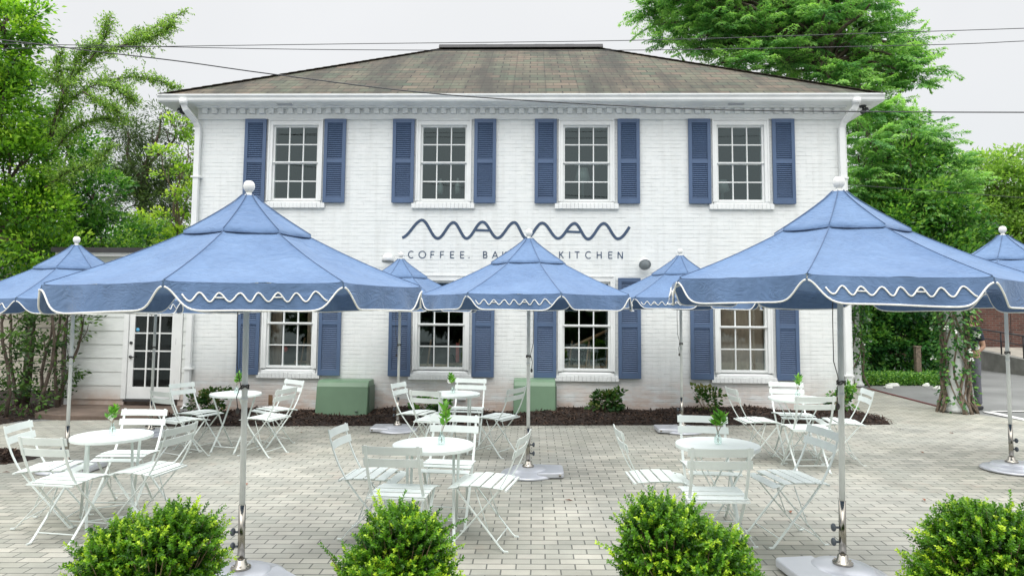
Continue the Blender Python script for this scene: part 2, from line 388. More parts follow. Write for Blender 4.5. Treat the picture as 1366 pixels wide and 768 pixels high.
def frond_crown(parent, blobs, mat, dens=10, L=.8, per=90, ln=.11, wd=.03, name='crown'):
    P=[];A=[];T=[];C=[]
    for c, r in blobs:
        c = np.array(c); r = np.array(r); nf = max(6, int(dens*(r[0]*r[2]+.25)))
        for i in range(nf):
            u = unit(1)[0]; u[2] = u[2]*.8+.12
            st = c+u*r*(.25+.65*rng.random()); d = u*np.array([1,1,.35])+rng.normal(size=3)*.25+np.array([0,0,.25]); d /= np.linalg.norm(d)
            l = L*(.55+.7*rng.random()); C.append(st); tone = .5*rng.random()
            t = rng.random(per)**.8; sd = np.cross(d,[0,0,1.]); sd /= np.linalg.norm(sd)+1e-9
            sgn = np.where(rng.random(per)<.5,-1,1); w = .34*l*(1-t)**.6*(.2+.8*np.minimum(1,t*4))
            q = st+d*l*t[:,None]+np.array([0,0,-1.])*(.32*l*t**2)[:,None]
            o = sgn*w*rng.random(per)
            q = q+sd*o[:,None]; q[:,2] -= np.abs(o)*.45+.10*l*rng.random(per)*(1-t)
            P.append(q); A.append(d*.7+sd*(sgn*.7)[:,None]+np.array([0,0,-.55])+rng.normal(size=(per,3))*.3)
            T.append(.17+tone+.42*t**.8+.10*(u[2])-.5*np.clip(.5-np.linalg.norm((st-c)/r),0,1)-.25*np.abs(o)/(w+1e-6)*0+.09*rng.normal(size=per))  # frond bases and crown interior darkened, upper sprays lightened: shading painted by tone
    P=np.concatenate(P);A=np.concatenate(A);T=np.concatenate(T);n=len(P)
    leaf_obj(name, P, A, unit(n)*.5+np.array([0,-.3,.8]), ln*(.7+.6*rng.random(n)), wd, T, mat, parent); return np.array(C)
def limb(mb, a, b, r0, r1, wig=.08, n=7, nn=7):
    a = Vector(a); b = Vector(b); L = (b-a).length
    ph = [random.uniform(0,6) for _ in range(4)]
    pts = []; rs = []
    for i in range(n+1):
        t = i/n; q = a.lerp(b, t); w = math.sin(math.pi*t)*L*wig
        q = q + Vector((math.sin(ph[0]+t*5)*w, math.sin(ph[1]+t*4)*w, math.sin(ph[2]+t*3)*w*.6 + .10*L*math.sin(math.pi*t)))
        pts.append(q); rs.append(r0+(r1-r0)*t)
    mb.tube(pts, rs, nn); return pts
def tree(name, label, base, fork, blobs, mat, bark='bark', r0=.14, nb=26, group=None, cat='tree', trunk=True, **kw):
    root = empty(name, base, 0, label, cat, group)
    B = [(tuple(np.array(c)-np.array(base)), r) for c, r in blobs]
    C = frond_crown(root, B, M[mat], **kw) if mat == 'leaf_cypress' else crown(root, B, M[mat], **kw)
    mb = MB(); f = Vector(fork)-Vector(base)
    limb(mb, (0,0,-.15), f, r0, r0*.6, .03, 8, 9)
    idx = rng.choice(len(C), min(nb, len(C)), replace=False)
    cents = [Vector(c) for c, r in B]
    for c in cents: limb(mb, f*.92, c, r0*.5, r0*.16, .08)
    for i in idx:
        q = Vector(C[i]); s = min(cents, key=lambda c: (c-q).length); st = f.lerp(s, .35+.6*random.random())
        limb(mb, st, q, r0*.2, .006, .06, 6, 5)
    mb.build('trunk', M[bark], root); return root

# ================================================================== GROUND
def sheet(name, x0, x1, y0, y1, z, mat, nx=2, ny=2):
    mb = MB(); vs = []; fs = []
    for j in range(ny+1):
        for i in range(nx+1):
            x = x0+(x1-x0)*i/nx; vs.append((x, y0+(y1-y0)*j/ny, gz(max(-30,min(30,x)))+z))
    for j in range(ny):
        for i in range(nx):
            a = j*(nx+1)+i; fs.append((a,a+1,a+nx+2,a+nx+1))
    mb.add(vs, fs); return tag(mb.build(name, mat), kind='structure')
sheet('ground', -400, 400, -300, 500, -.02, M['asphalt'], 160, 4)
def poly_sheet(name, pts, z, mat, kind='structure'):
    mb = MB(); mb.add([(x,y,gz(x)+z) for x,y in pts], [tuple(range(len(pts)))]); o = mb.build(name, mat)
    return tag(o, kind=kind)
poly_sheet('patio_pavement', [(-9.3,.6),(7.95,.6),(7.93,11.5),(7.44,12.87),(7.60,16.4),(5.9,16.4),(-8.2,16.4),(-8.2,11.95),(-9.3,11.2)], -.012, M['pavers'])
poly_sheet('parking_line', [(7.92,12.62),(7.86,12.50),(7.90,11.45),(8.05,11.45),(8.05,12.5)], -.006, M['marking'])
mb = MB(); mb.box(7.88,14,12.55,12.67,-.1,.0); 
poly_sheet('parking_line', [(8.06,12.56),(12.8,12.56),(12.8,12.66),(8.06,12.66)], -.006, M['marking'])
poly_sheet('brick_edging', [(7.46,12.9),(7.62,16.3),(7.70,16.3),(7.54,12.9)], -.007, M['dark_red'])
poly_sheet('left_verge', [(-16,7.5),(-9.3,7.5),(-9.3,11.2),(-8.55,12.2),(-8.2,16.4),(-16,20)], -.010, M['soil'])
# entrance slab
mb = MB(); mb.prism([(-8.75,12.15),(-8.1,11.9),(-6.35,11.95),(-6.3,13.38),(-9.05,13.38)], -.3, -.055, 'z')
tag(mb.build('entrance_slab', M['dirt'], bevel=.01), kind='structure')

# mulch bed with chips
def chips(name, label, poly, n, zf, group=None):
    xs = [p[0] for p in poly]; ys = [p[1] for p in poly]
    def inside(x, y):
        c = np.zeros(len(x), bool); m = len(poly)
        for i in range(m):
            x1,y1 = poly[i]; x2,y2 = poly[(i+1)%m]
            cond = ((y1>y)!=(y2>y)) & (x < (x2-x1)*(y-y1)/(y2-y1+1e-12)+x1); c ^= cond
        return c
    x = rng.uniform(min(xs),max(xs),n*3); y = rng.uniform(min(ys),max(ys),n*3); k = inside(x,y); x = x[k][:n]; y = y[k][:n]
    P = np.stack([x,y,zf(x,y)+rng.random(len(x))*.012],1)
    ax = unit(len(x))*np.array([1,1,.35]); nor = unit(len(x))*.5+np.array([0,0,1])
    o = leaf_obj(name, P, ax, nor, .03+.05*rng.random(len(x)), .012+.018*rng.random(len(x)), .45+.3*rng.normal(size=len(x)), M['mulch'])
    return tag(o, label, 'mulch', group, 'stuff')
def bed_h(x, y):
    e = np.minimum(np.minimum((y-11.22)/.32, 1), np.minimum((5.95-(y-11.2)*.15-x)/.5,1)); e = np.clip(e,0,1)
    return SL*x - .01 + .085*e**.7 + .03*e*(np.sin(x*2.3)+np.sin(x*5.1+1)*.5+np.sin(y*7+x*1.3)*.4)
def heap(name, x0,x1,y0,y1, hf, nx, ny, mat):
    mb = MB(); X = np.linspace(x0,x1,nx+1); Y = np.linspace(y0,y1,ny+1); vs=[];fs=[]
    for b in Y:
        for a in X: vs.append((a,b,float(hf(a,b))+random.uniform(-.008,.008)))
    for j in range(ny):
        for i in range(nx):
            a=j*(nx+1)+i; fs.append((a,a+1,a+nx+2,a+nx+1))
    mb.add(vs,fs,True); return mb.build(name,mat)
bed_poly = [(-6.25,11.22),(5.72,11.22),(5.62,12.5),(-6.25,12.5)]
tag(heap('mulch_bed', -6.25, 5.62, 11.22, 12.53, bed_h, 300, 34, M['soil']), kind='structure')
chips('mulch', 'dark brown bark mulch covering the planting bed along the white wall', bed_poly, 20000, bed_h)
def bed2_h(x, y): return SL*x - .012 + .075*np.clip(np.minimum((-8.75-(y-11.2)*0-x)/.4, (y-10.35)/.4),0,1) + .02*np.sin(x*3)
tag(heap('mulch_verge', -12.5, -8.75, 10.35, 13.3, bed2_h, 60, 50, M['soil']), kind='structure')
chips('mulch', 'dark bark mulch under the shaded shrubs left of the entrance slab', [(-12.4,10.4),(-8.8,10.4),(-8.8,13.2),(-12.4,13.2)], 8000, bed2_h)
def mound_h(x, y): return SL*x - .03 + .13*np.clip(1-np.hypot((x+6.95)/.72,(y-8.75)/.45),0,1)**.6
tag(heap('mulch_mound', -7.7,-6.2,8.25,9.25, mound_h, 36, 26, M['soil']), kind='structure')
chips('mulch', 'small pile of dark mulch lying on the pavers at the left edge', [(-7.5,8.45),(-6.4,8.45),(-6.4,9.05),(-7.5,9.05)], 2500, mound_h)

# ================================================================== HOUSE
house = empty('brick_house', (0,YW,0), 0, 'two storey white painted brick house with blue louvred shutters and a mossy hipped roof', 'house')
XL, XR = -6.27, 5.66
ZT = 5.53                       # soffit
xs_sh = [-5.344,-3.86,-2.59,-1.087,.022,1.527,2.807,4.313]; SW = .402
wins = []                       # (x0,x1) of glass
for i in range(4):
    a = xs_sh[2*i]+SW; b = xs_sh[2*i+1]; c = (a+b)/2 + (-.01 if i else .0)
    wins.append((c-.392, c+.392))
UP = (3.835, 5.165); LO = (.785, 2.30)
CW = .105                        # casing width
def wall_with_holes():
    holes = []
    for a,b in wins:
        holes.append((a-CW, b+CW, UP[0]-.09, UP[1]+.12)); holes.append((a-CW, b+CW, LO[0]-.13, LO[1]+.12))
    xs = sorted({XL,XR}|{h[0] for h in holes}|{h[1] for h in holes}); zs = sorted({-.35,ZT}|{h[2] for h in holes}|{h[3] for h in holes})
    mb = MB()
    for i in range(len(xs)-1):
        for j in range(len(zs)-1):
            x0,x1,z0,z1 = xs[i],xs[i+1],zs[j],zs[j+1]; cx=(x0+x1)/2; cz=(z0+z1)/2
            if any(h[0]<cx<h[1] and h[2]<cz<h[3] for h in holes): continue
            mb.add([(x0,0,z0),(x1,0,z0),(x1,0,z1),(x0,0,z1)], [(0,1,2,3)])
    for h in holes:
        for (x0,z0,x1,z1) in ((h[0],h[2],h[0],h[3]),(h[0],h[3],h[1],h[3]),(h[1],h[3],h[1],h[2]),(h[1],h[2],h[0],h[2])):
            mb.add([(x0,0,z0),(x1,0,z1),(x1,.11,z1),(x0,.11,z0)], [(0,1,2,3)])
    D = 9.0
    mb.add([(XL,0,-.35),(XL,0,ZT),(XL,D,ZT),(XL,D,-.35)], [(0,1,2,3)]); mb.add([(XR,0,-.35),(XR,D,-.35),(XR,D,ZT),(XR,0,ZT)], [(0,1,2,3)])
    mb.add([(XL,D,-.35),(XR,D,-.35),(XR,D,ZT),(XL,D,ZT)], [(0,1,2,3)])
    return mb
wall_with_holes().build('wall', M['brick_white'], house)
# rooms behind the glass
def room(z0, z1, mat, y0=.14, y1=3.0):
    mb = MB(); mb.box(XL+.12, XR-.12, y0, y1, z0, z1)
    mb.f.pop(2); mb.sm.pop(2)          # open towards the windows
    return mb.build('room', mat, house)
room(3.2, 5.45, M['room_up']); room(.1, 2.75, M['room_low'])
def window(a, b, z0, z1, low, k):
    cz0, cz1 = z0-.02, z1
    w = MB()   # casing, outer frame
    e = .003
    w.box(a-CW+e, a-.035, -.028, .10, z0-.05, z1+.115); w.box(b+.035, b+CW-e, -.028, .10, z0-.05, z1+.115)
    w.box(a-.035, b+.035, -.028, .10, z1+.035, z1+.115)
    w.box(a-CW-.012, a-CW+.018, -.042, -.0285, z0-.05, z1+.118); w.box(b+CW-.018, b+CW+.012, -.042, -.0285, z0-.05, z1+.118)
    w.box(a-CW-.012, b+CW+.012, -.042, -.0285, z1+.119, z1+.14)
    o = w.build('window', M['white_paint'], house, bevel=.004)
    s = MB(); s.box(a-.0345, a, .02, .09, z0-.045, z1+.0345); s.box(b, b+.0345, .02, .09, z0-.045, z1+.0345)
    s.box(a, b, .02, .09, z1, z1+.0345); s.box(a, b, .012, .09, z0-.045, z0)
    zm = (z0+z1)/2; s.box(a, b, .010, .088, zm-.022, zm+.022); s.box(a-.033, b+.033, -.012, .0095, zm-.006, zm+.018)
    s.build('sash', M['white_paint'], o, bevel=.003)
    m = MB(); t = .010
    for i in (1,2): m.box(a+(b-a)*i/3-t, a+(b-a)*i/3+t, .03, .075, z0, z1)
    for zz in ((z0+zm-.022)/2, (z1+zm+.022)/2): m.box(a, b, .034, .071, zz-t, zz+t)
    m.build('muntins', M['white_paint'], o)
    g = MB(); g.add([(a,.055,z0),(b,.055,z0),(b,.055,z1),(a,.055,z1)], [(0,1,2,3)])
    g.build('glass', M['glass_low'] if low else M['glass'], o)
    # sloping wooden sill and brick rowlock below
    q = MB()
    if low: q.prism([(.10,z0-.046),(-.035,z0-.085),(-.035,z0-.125),(.10,z0-.125)], a-CW+e, b+CW-e)
    else: q.prism([(.10,z0-.046),(-.03,z0-.058),(-.03,z0-.085),(.10,z0-.085)], a-CW+e, b+CW-e)
    q.build('stool', M['white_paint'], o, bevel=.003)
    br = MB(); zt = z0-.128 if low else z0-.088; x = a-.185; n = 16; wv = (b-a+.37)/n
    for i in range(n):
        j = random.uniform(-.004,.004)
        br.box(x+i*wv+.001, x+(i+1)*wv-.001, -.055+j, .03, zt-.095, zt+j*.3)
    br.build('brick_sill', M['white_paint'], o, bevel=.005)
    return o
def louvred(x0, z0, z1, rail):
    w = SW; s = MB(); st = .062; y0, y1 = -.062, -.022
    s.box(x0, x0+st, y0, y1, z0, z1); s.box(x0+w-st, x0+w, y0, y1, z0, z1)
    s.box(x0+st, x0+w-st, y0, y1, z0, z0+.10); s.box(x0+st, x0+w-st, y0, y1, z1-.075, z1); s.box(x0+st, x0+w-st, y0, y1, rail-.038, rail+.038)
    s.box(x0+st, x0+w-st, y1-.006, y1-.001, z0+.1, z1-.075)
    o = s.build('shutter', M['shutter'], house, bevel=.004)
    l = MB()
    for a, b in ((z0+.10, rail-.038), (rail+.038, z1-.075)):
        n = int((b-a)/.036); h = (b-a)/n
        for i in range(n):
            zc = a+(i+.5)*h
            l.prism([(y1-.008,zc+h*.42),(y1-.012,zc+h*.50),(y0+.006,zc-h*.22),(y0+.010,zc-h*.38)], x0+st, x0+w-st)
    l.build('louvres', M['shutter'], o)
for i,(a,b) in enumerate(wins):
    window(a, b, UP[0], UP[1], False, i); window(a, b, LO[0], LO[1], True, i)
for i, x in enumerate(xs_sh):
    louvred(x, 3.751, 5.305, 4.52); louvred(x+random.uniform(-.003,.003), .62, 2.405, 1.56)
# what shows through the panes
for i,(a,b) in enumerate(wins):
    c = MB()
    def drape(x0, x1, y, z0, z1):
        n = 26; vs = []
        for k in range(n+1):
            x = x0+(x1-x0)*k/n; yy = y+.03*math.sin(k*1.9); vs += [(x,yy,z0),(x,yy,z1)]
        c.add(vs, [(2*k,2*k+2,2*k+3,2*k+1) for k in range(n)], True)
    if i == 3: drape(a-.15, b+.15, .22, .3, 2.5); c.build('blind', M['room_brown'], house)
    elif i == 0: drape(a-.1, a+.13, .35, .3, 2.5); drape(b-.22, b+.1, .45, .3, 2.5); c.build('curtain', M['room_brown'], house)
f = MB()
for x,y,z in ((-1.85,.5,.2),(-1.35,.9,.2),(.8,.7,.2),(1.1,.45,.2),(-4.4,1.0,.2)):
    f.box(x-.25,x+.25,y,y+.04,.75,.80); f.tube([(x-.2,y,.1),(x-.05,y,1.25)],.018,6); f.tube([(x+.2,y,.1),(x+.3,y,1.15)],.018,6)
f.tube([(.45,.4,1.02),(1.4,.5,1.45)], .03, 8)
f.build('furniture', M['wood_light'], house)
f = MB(); f.ball((-4.62,.4,1.05), .05); f.box(-1.42,-1.36,.4,.46,.85,1.2); f.build('red_item', M['red_item'], house)
f = MB()
for x,z in ((-4.05,4.0),(-1.42,3.98),(-1.75,3.97)): f.lathe([(.001,.0),(.05,.0),(.06,.16),(.02,.22),(.02,.3),(.001,.3)], (x,.35,z), 14)
f.lathe([(.001,0),(.03,0),(.03,.25),(.16,.30),(.10,.55),(.001,.56)], (.93,.5,3.95), 16)
f.lathe([(.001,0),(.03,0),(.03,.25),(.14,.30),(.09,.5),(.001,.51)], (3.55,.5,3.78), 16)
f.build('ornament', M['lens'], house)

# frieze board, dentils, crown, soffit, fascia and gutter
fz = MB(); fz.box(XL+.02, XR-.02, -.028, -.002, 5.325, 5.405); fz.box(XL+.02, XR-.02, -.040, -.002, 5.3055, 5.3245)
fz.box(XL+.02, XR-.02, -.02, -.002, 5.4055, ZT)
fz.build('frieze', M['white_paint'], house, bevel=.003)
dn = MB(); x = XL+.12
while x < XR-.16:
    dn.box(x, x+.094, -.085, -.022, 5.408, 5.502); x += .178
dn.build('dentil_moulding', M['white_paint'], house, bevel=.004)
cr = MB(); cr.prism([(-.001,5.505),(-.10,5.505),(-.115,5.53),(-.001,5.53)], XL+.02, XR-.02); cr.build('bed_mould', M['white_paint'], house)
EL, ER, EF, EB = -6.80, 6.14, -.33, 9.4
so = MB(); so.box(EL, ER, EF, EB, 5.531, 5.545); so.build('soffit', M['white_paint'], house)
ga = MB()
prof = [(EF-.001,5.533),(EF-.055,5.533),(EF-.075,5.56),(EF-.075,5.60),(EF-.105,5.635),(EF-.105,5.66),(EF-.095,5.66),(EF-.095,5.645),(EF-.001,5.645)]
ga.prism(prof, EL-.02, ER+.02)
ga.box(EL-.025, EL-.001, EF, EB, 5.533, 5.65); ga.box(ER+.001, ER+.025, EF, EB, 5.533, 5.65)
ga.box(EL, ER, EB+.001, EB+.03, 5.533, 5.65)
ga.build('gutter', M['white_paint'], house)
def uvroof():
    me = bpy.data.meshes.new('roof'); bm = bmesh.new(); uvl = bm.loops.layers.uv.new('UVMap')
    x0,x1,y0,y1,z0 = EL-.03, ER+.03, EF-.06, EB+.06, 5.655
    a = 4.55; rz = 8.25; rl, rr = x0+a, x1-a; ry0 = y0+a; ry1 = y1-a
    if ry1 < ry0+.3: ry1 = ry0+.3
    A,B,C,D = (x0,y0,z0),(x1,y0,z0),(x1,y1,z0),(x0,y1,z0); E,F,G,H_ = (rl,ry0,rz),(rr,ry0,rz),(rr,ry1,rz),(rl,ry1,rz)
    for q, ud in (((A,B,F,E),(1,0,0)),((B,C,G,F),(0,1,0)),((C,D,H_,G),(-1,0,0)),((D,A,E,H_),(0,-1,0)),((E,F,G,H_),(1,0,0))):
        vs = [bm.verts.new(p) for p in q]; fc = bm.faces.new(vs); o = Vector(q[0]); u = Vector(ud); nn = (Vector(q[1])-o).cross(Vector(q[3])-o).normalized(); w = nn.cross(u)
        for l in fc.loops: d = l.vert.co-o; l[uvl].uv = (d.dot(u), d.dot(w))
    # under side and drip edge
    vs = [bm.verts.new((p[0],p[1],p[2]-.012)) for p in (A,B,C,D)]; bm.faces.new(vs[::-1])
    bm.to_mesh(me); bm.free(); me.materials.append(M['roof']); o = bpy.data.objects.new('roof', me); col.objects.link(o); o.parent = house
    # individual shingle butts along the front courses give the roof real relief
    mb = MB(); L = math.hypot(a, rz-z0); dy, dz = a/L, (rz-z0)/L; n = int(L/.150)
    return o, (x0,x1,y0,z0,a,rz,rl,rr,ry0,ry1)
roof, (rx0,rx1,ry_,rz_,ra,rzt,rl,rr,ry0,ry1) = uvroof()
for (p,q) in (((rx0,ry_,rz_),(rl,ry0,rzt)),((rx1,ry_,rz_),(rr,ry0,rzt))):
    hp = MB(); p = Vector(p); q = Vector(q); n = 34
    for i in range(n):
        a = p.lerp(q, i/n); b = p.lerp(q, (i+1.15)/n); hp.tube([a+Vector((0,0,.014)), b+Vector((0,0,.004))], .10, 6, sx=1, sy=.10, up=(0,0,1))
    hp.build('hip_cap', M['hip'], roof)
rg = MB(); rg.prism([(-.16,-.02),(-.10,.075),(.25,.075),(.31,-.02)], 0, rr-rl+.12); o = rg.build('ridge_vent', M['dark_trim'], roof); o.location = (rl-.06, ry0, rzt)
mb = MB()
for x in (.9,1.6,2.35,3.1): mb.box(x, x+random.uniform(.1,.3), -.10, .2, .077, .082)
mb.build('metal_strip', M['silver'], o)
# downspouts
def spout(x, sx):
    d = MB(); w = .05
    d.tube([(x-sx*.01,EF-.05,5.56),(x-sx*.01,EF-.045,5.47),(x+sx*.01,EF-.02,5.40),(x+sx*.09,-.13,5.23),(x+sx*.12,-.08,5.14),(x+sx*.12,-.07,5.0),(x+sx*.12,-.07,.10),(x+sx*.12,-.10,.02),(x+sx*.12,-.20,-.01)], w, 4, up=(0,1,0.001), sx=.95, sy=.75)
    o = d.build('downspout', M['white_paint'], house)
    b = MB()
    for z in (4.2, 2.3, .7): b.box(x+sx*.12-.085, x+sx*.12+.085, -.125, -.004, z, z+.03)
    b.build('strap', M['white_paint'], o)
    e = MB(); e.tube([(x-sx*.02,EF-.05,5.58),(x-sx*.02,EF-.05,5.48)], .075, 14); e.build('outlet', M['white_paint'], o)
spout(-6.33, 1); spout(5.66, -1)
for x in (-4.55, 3.62):
    v = MB(); v.box(x-.14, x+.14, -.27, -.19, 5.520, 5.5295)
    for k in range(6): v.box(x-.13, x+.13, -.262+k*.012, -.257+k*.012, 5.514, 5.5195)
    v.build('soffit_vent', M['silver'], house)
# faucet box on the wall
v = MB(); v.box(-1.33,-1.18,-.05,-.004,.21,.35); v.build('outlet_box', M['white_paint'], house, bevel=.006)

# ---- painted sign
LG = [(-2.387, 3.115), (-2.033, 3.44), (-1.737, 3.104), (-1.451, 3.397), (-1.209, 3.107), (-0.922, 3.41), (-0.647, 3.117), (-0.344, 3.403), (-0.121, 3.112), (0.166, 3.394), (0.454, 3.115), (0.75, 3.39), (0.994, 3.104), (1.28, 3.392), (1.532, 3.114), (1.743, 3.333)]
def catmull(P, n=8):
    out = []
    P = [np.array(p) for p in P]; P = [2*P[0]-P[1]]+P+[2*P[-1]-P[-2]]
    for i in range(1, len(P)-2):
        for k in range(n):
            t = k/n; a,b,c,d = P[i-1:i+3]
            out.append(.5*((2*b)+(c-a)*t+(2*a-5*b+4*c-d)*t*t+(3*b-a-3*c+d)*t**3))
    out.append(P[-2]); return out
def wavepts(P):
    """smooth wave through alternating troughs and peaks"""
    out = []
    for i in range(len(P)-1):
        (x0,z0),(x1,z1) = P[i],P[i+1]
        for k in range(12):
            t = k/12
            e = (1-math.cos(math.pi*t))/2
            if i == 0: e = .8*e+.2*t
            if i == len(P)-2: e = 1-math.cos(t*math.pi/2)
            out.append((x0+(x1-x0)*t, z0+(z1-z0)*e))
    out.append(P[-1]); return out
def ribbon(mb, pts, w, y):
    n = len(pts); vs = []
    for i,(x,z) in enumerate(pts):
        a = pts[max(i-1,0)]; b = pts[min(i+1,n-1)]; dx,dz = b[0]-a[0], b[1]-a[1]; L = math.hypot(dx,dz) or 1; nx,nz = -dz/L*w/2, dx/L*w/2
        vs += [(x+nx,y,z+nz),(x-nx,y,z-nz)]
    mb.add(vs, [(2*i,2*i+1,2*i+3,2*i+2) for i in range(n-1)])
sg = empty('wall_sign', (-.3,YW-.002,3.25), 0, 'navy wave shaped restaurant lettering painted across the white brick above the umbrellas', 'sign')
mb = MB(); ribbon(mb, wavepts(LG), .052, -.004)
for i in (5, 11):                    # the bars of the two As
    px, pz = LG[i]; ribbon(mb, [(px-.165,pz-.150),(px+.155,pz-.158)], .04, -.0055)
o = mb.build('wave_lettering', M['navy_paint'], sg); o.matrix_parent_inverse = Matrix.Translation((.3,0,-3.25))
def arc(cx, cz, rx, rz, a0, a1, n=20): return [(cx+rx*math.cos(R(a0+(a1-a0)*i/n)), cz+rz*math.sin(R(a0+(a1-a0)*i/n))) for i in range(n+1)]
def letter(ch):
    """stroke lists in a box of height 1"""
    D = {'C':[arc(.48,.5,.44,.5,48,312)],'O':[arc(.5,.5,.5,.5,0,360,32)],'F':[[(.06,0),(.06,1)],[(.06,.965),(.58,.965)],[(.06,.52),(.52,.52)]],
     'E':[[(.06,0),(.06,1)],[(.06,.965),(.60,.965)],[(.06,.52),(.55,.52)],[(.06,.035),(.60,.035)]],'.':[[(.05,-.01),(.05,.17)]],
     'B':[[(.06,0),(.06,1)],[(.06,.965)]+arc(.32,.75,.22,.215,90,-90,10)+[(.06,.535)],[(.06,.50)]+arc(.34,.268,.25,.232,90,-90,10)+[(.06,.036)]],
     'A':[[(0,0),(.40,1)],[(.40,1),(.80,0)],[(.14,.32),(.66,.32)]],'K':[[(.06,0),(.06,1)],[(.60,1),(.07,.42)],[(.24,.58),(.64,0)]],
     'R':[[(.06,0),(.06,1)],[(.06,.965)]+arc(.32,.73,.23,.235,90,-90,10)+[(.06,.495)],[(.30,.49),(.60,0)]],'Y':[[(0,1),(.36,.48)],[(.72,1),(.36,.48)],[(.36,.5),(.36,0)]],
     'I':[[(.05,0),(.05,1)]],'T':[[(0,.965),(.70,.965)],[(.35,0),(.35,1)]],'H':[[(.06,0),(.06,1)],[(.66,0),(.66,1)],[(.06,.52),(.66,.52)]],'N':[[(.06,0),(.06,1)],[(.06,1),(.70,0)],[(.70,0),(.70,1)]]}
    return D[ch]
mb = MB(); hh = .122; k = 0
def word(txt, starts, zb):
    global k
    for ch, x in zip(txt, starts):
        mb = MB()
        for st in letter(ch):
            k += 1; ribbon(mb, [(x+a*hh, zb+b*hh) for a,b in st], .0165, -.0035-.0004*(k%6))
        o = mb.build('letter', M['navy_paint'], sg); o.matrix_parent_inverse = Matrix.Translation((.3,0,-3.25))
word('COFFEE.', [-2.271, -2.073, -1.862, -1.688, -1.504, -1.321, -1.165], 2.747); word('BAKERY.', [-.905,-.735,-.555,-.40,-.25,-.10,.05], 2.750); word('KITCHEN', [0.472, 0.657, 0.755, 0.946, 1.151, 1.359, 1.527], 2.756)

# ---- wall lamps and cameras
def wall_lamp(x, z, tilt, label):
    l = empty('wall_lamp', (x,YW,z), 0, label, 'wall lamp', 'round wall lamps on the brick front')
    b = MB(); b.lathe([(.001,0),(.06,0),(.06,.02),(.03,.035),(.001,.035)], (0,0,.09), 20, True, Matrix.Rotation(R(90),3,'X')); b.tube([(0,-.03,.09),(0,-.11,.12),(0,-.17,.09)], .014, 8)
    b.build('bracket', M['white_paint'], l)
    Mx = Matrix.Rotation(R(tilt),3,'X')
    s = MB(); s.lathe([(.02,.15),(.06,.14),(.095,.09),(.112,0),(.105,0),(.09,.08),(.02,.13)], (0,-.20,0), 28, True, Mx); s.build('shade', M['white_paint'], l)
    s = MB(); s.lathe([(.001,.012),(.104,.012),(.104,.006),(.001,.006)], (0,-.20,0), 28, True, Mx); s.build('lens', M['lens'], l)
wall_lamp(1.985, 2.63, -62, 'round white wall lamp with grey lens right of the small lettering')
wall_lamp(-2.60, 2.66, -10, 'white dome wall lamp left of the small lettering, half behind umbrellas')
def camera_dome(x, sx, label):
    c = empty('security_camera', (x,YW-.10,5.53), 0, label, 'security camera', 'black security cameras under the eaves')
    b = MB(); b.lathe([(.001,0),(.06,0),(.055,-.03),(.001,-.03)], (0,0,0), 20); b.tube([(0,0,-.03),(0,-.02,-.07)], .018, 8); b.build('mount', M['black'], c)
    b = MB(); b.lathe([(.001,-.07),(.038,-.065),(.042,.05),(.03,.07),(.001,.07)], (sx*.015,-.03,-.10), 18, True, Matrix.Rotation(R(70),3,'X') @ Matrix.Rotation(R(sx*30),3,'Y')); b.build('barrel', M['black'], c)
    b = MB(); b.ball((sx*.03,-.10,-.13), .022, 8); b.build('lens', M['lens'], c)
camera_dome(-6.50, -1, 'black security camera under the left corner of the eaves'); camera_dome(5.92, 1, 'black security camera under the right corner of the eaves')

# ================================================================== SIDE EXTENSION WITH DOOR
YE = 13.3
ext = empty('side_extension', (-8,YE,0), 0, 'low white sided extension left of the brick house with a glazed door', 'extension')
def E_(mb, name, mat, **kw):
    o = mb.build(name, mat, ext, **kw); o.matrix_parent_inverse = Matrix.Translation((8,-YE,0)); return o
mb = MB(); z = .05; k = 0
while z < 2.75:
    for (a,b) in ((-8.93,-7.90),(-6.74,-6.36)):
        mb.prism([(YE,z),(YE-.022,z),(YE-.008,z+.262),(YE,z+.262)], a, b)
    z += .262
mb.box(-8.93,-7.85,YE+.001,YE+.08,-.3,2.80); mb.box(-6.80,-6.3,YE+.001,YE+.08,-.3,2.80); mb.box(-7.849,-6.801,YE+.001,YE+.08,2.16,2.80); mb.box(-9.0,-6.3,YE+.1,YE+3.2,-.3,2.8)
mb.prism([(YE,2.15),(YE-.02,2.15),(YE-.02,2.8),(YE,2.8)], -7.89, -6.75)
def mat_siding():
    t = NT('white_siding'); v = t.coord(); s = t.sep(v)
    c = t.ramp(t.noise(t.mapping(v,(1,1,4)), 3, 4), [(.3,(.66,.69,.67)),(.7,(.75,.78,.76))])
    lo = t.math('SUBTRACT', 1.0, t.math('DIVIDE', s[2], .34), clamp=True)
    f = t.math('MULTIPLY', lo, t.ramp(t.noise(v, 2.5, 5), [(.3,.35),(.7,1.)]), clamp=True)
    c = t.mix(f, c, (.42,.27,.19)); t.bsdf(c, .6, 0, t.bump(t.noise(t.mapping(v,(2,2,30)), 5, 3), .15, .004)); return t.m
E_(mb, 'siding', mat_siding())
mb = MB(); mb.box(-9.0,-8.93,YE-.035,YE+.08,-.1,2.8); mb.box(-7.895,-7.80,YE-.04,YE+.06,.06,2.2); mb.box(-6.86,-6.745,YE-.04,YE+.06,.06,2.2); mb.box(-7.799,-6.861,YE-.04,YE+.06,2.13,2.2); mb.box(-6.36,-6.30,YE-.04,YE+.06,-.1,2.8)
E_(mb, 'trim', M['white_paint'], bevel=.004)
mb = MB(); mb.box(-9.25,-6.30,YE-.28,YE+3.4,2.86,2.95); E_(mb, 'roof', M['dark_trim'])
mb = MB(); mb.box(-9.2,-6.30,YE-.22,YE-.03,2.79,2.858); E_(mb, 'fascia', M['white_paint'])
mb = MB(); mb.box(-7.81,-6.85,YE-.10,YE-.001,.02,.058); E_(mb, 'threshold', M['dark_trim'])
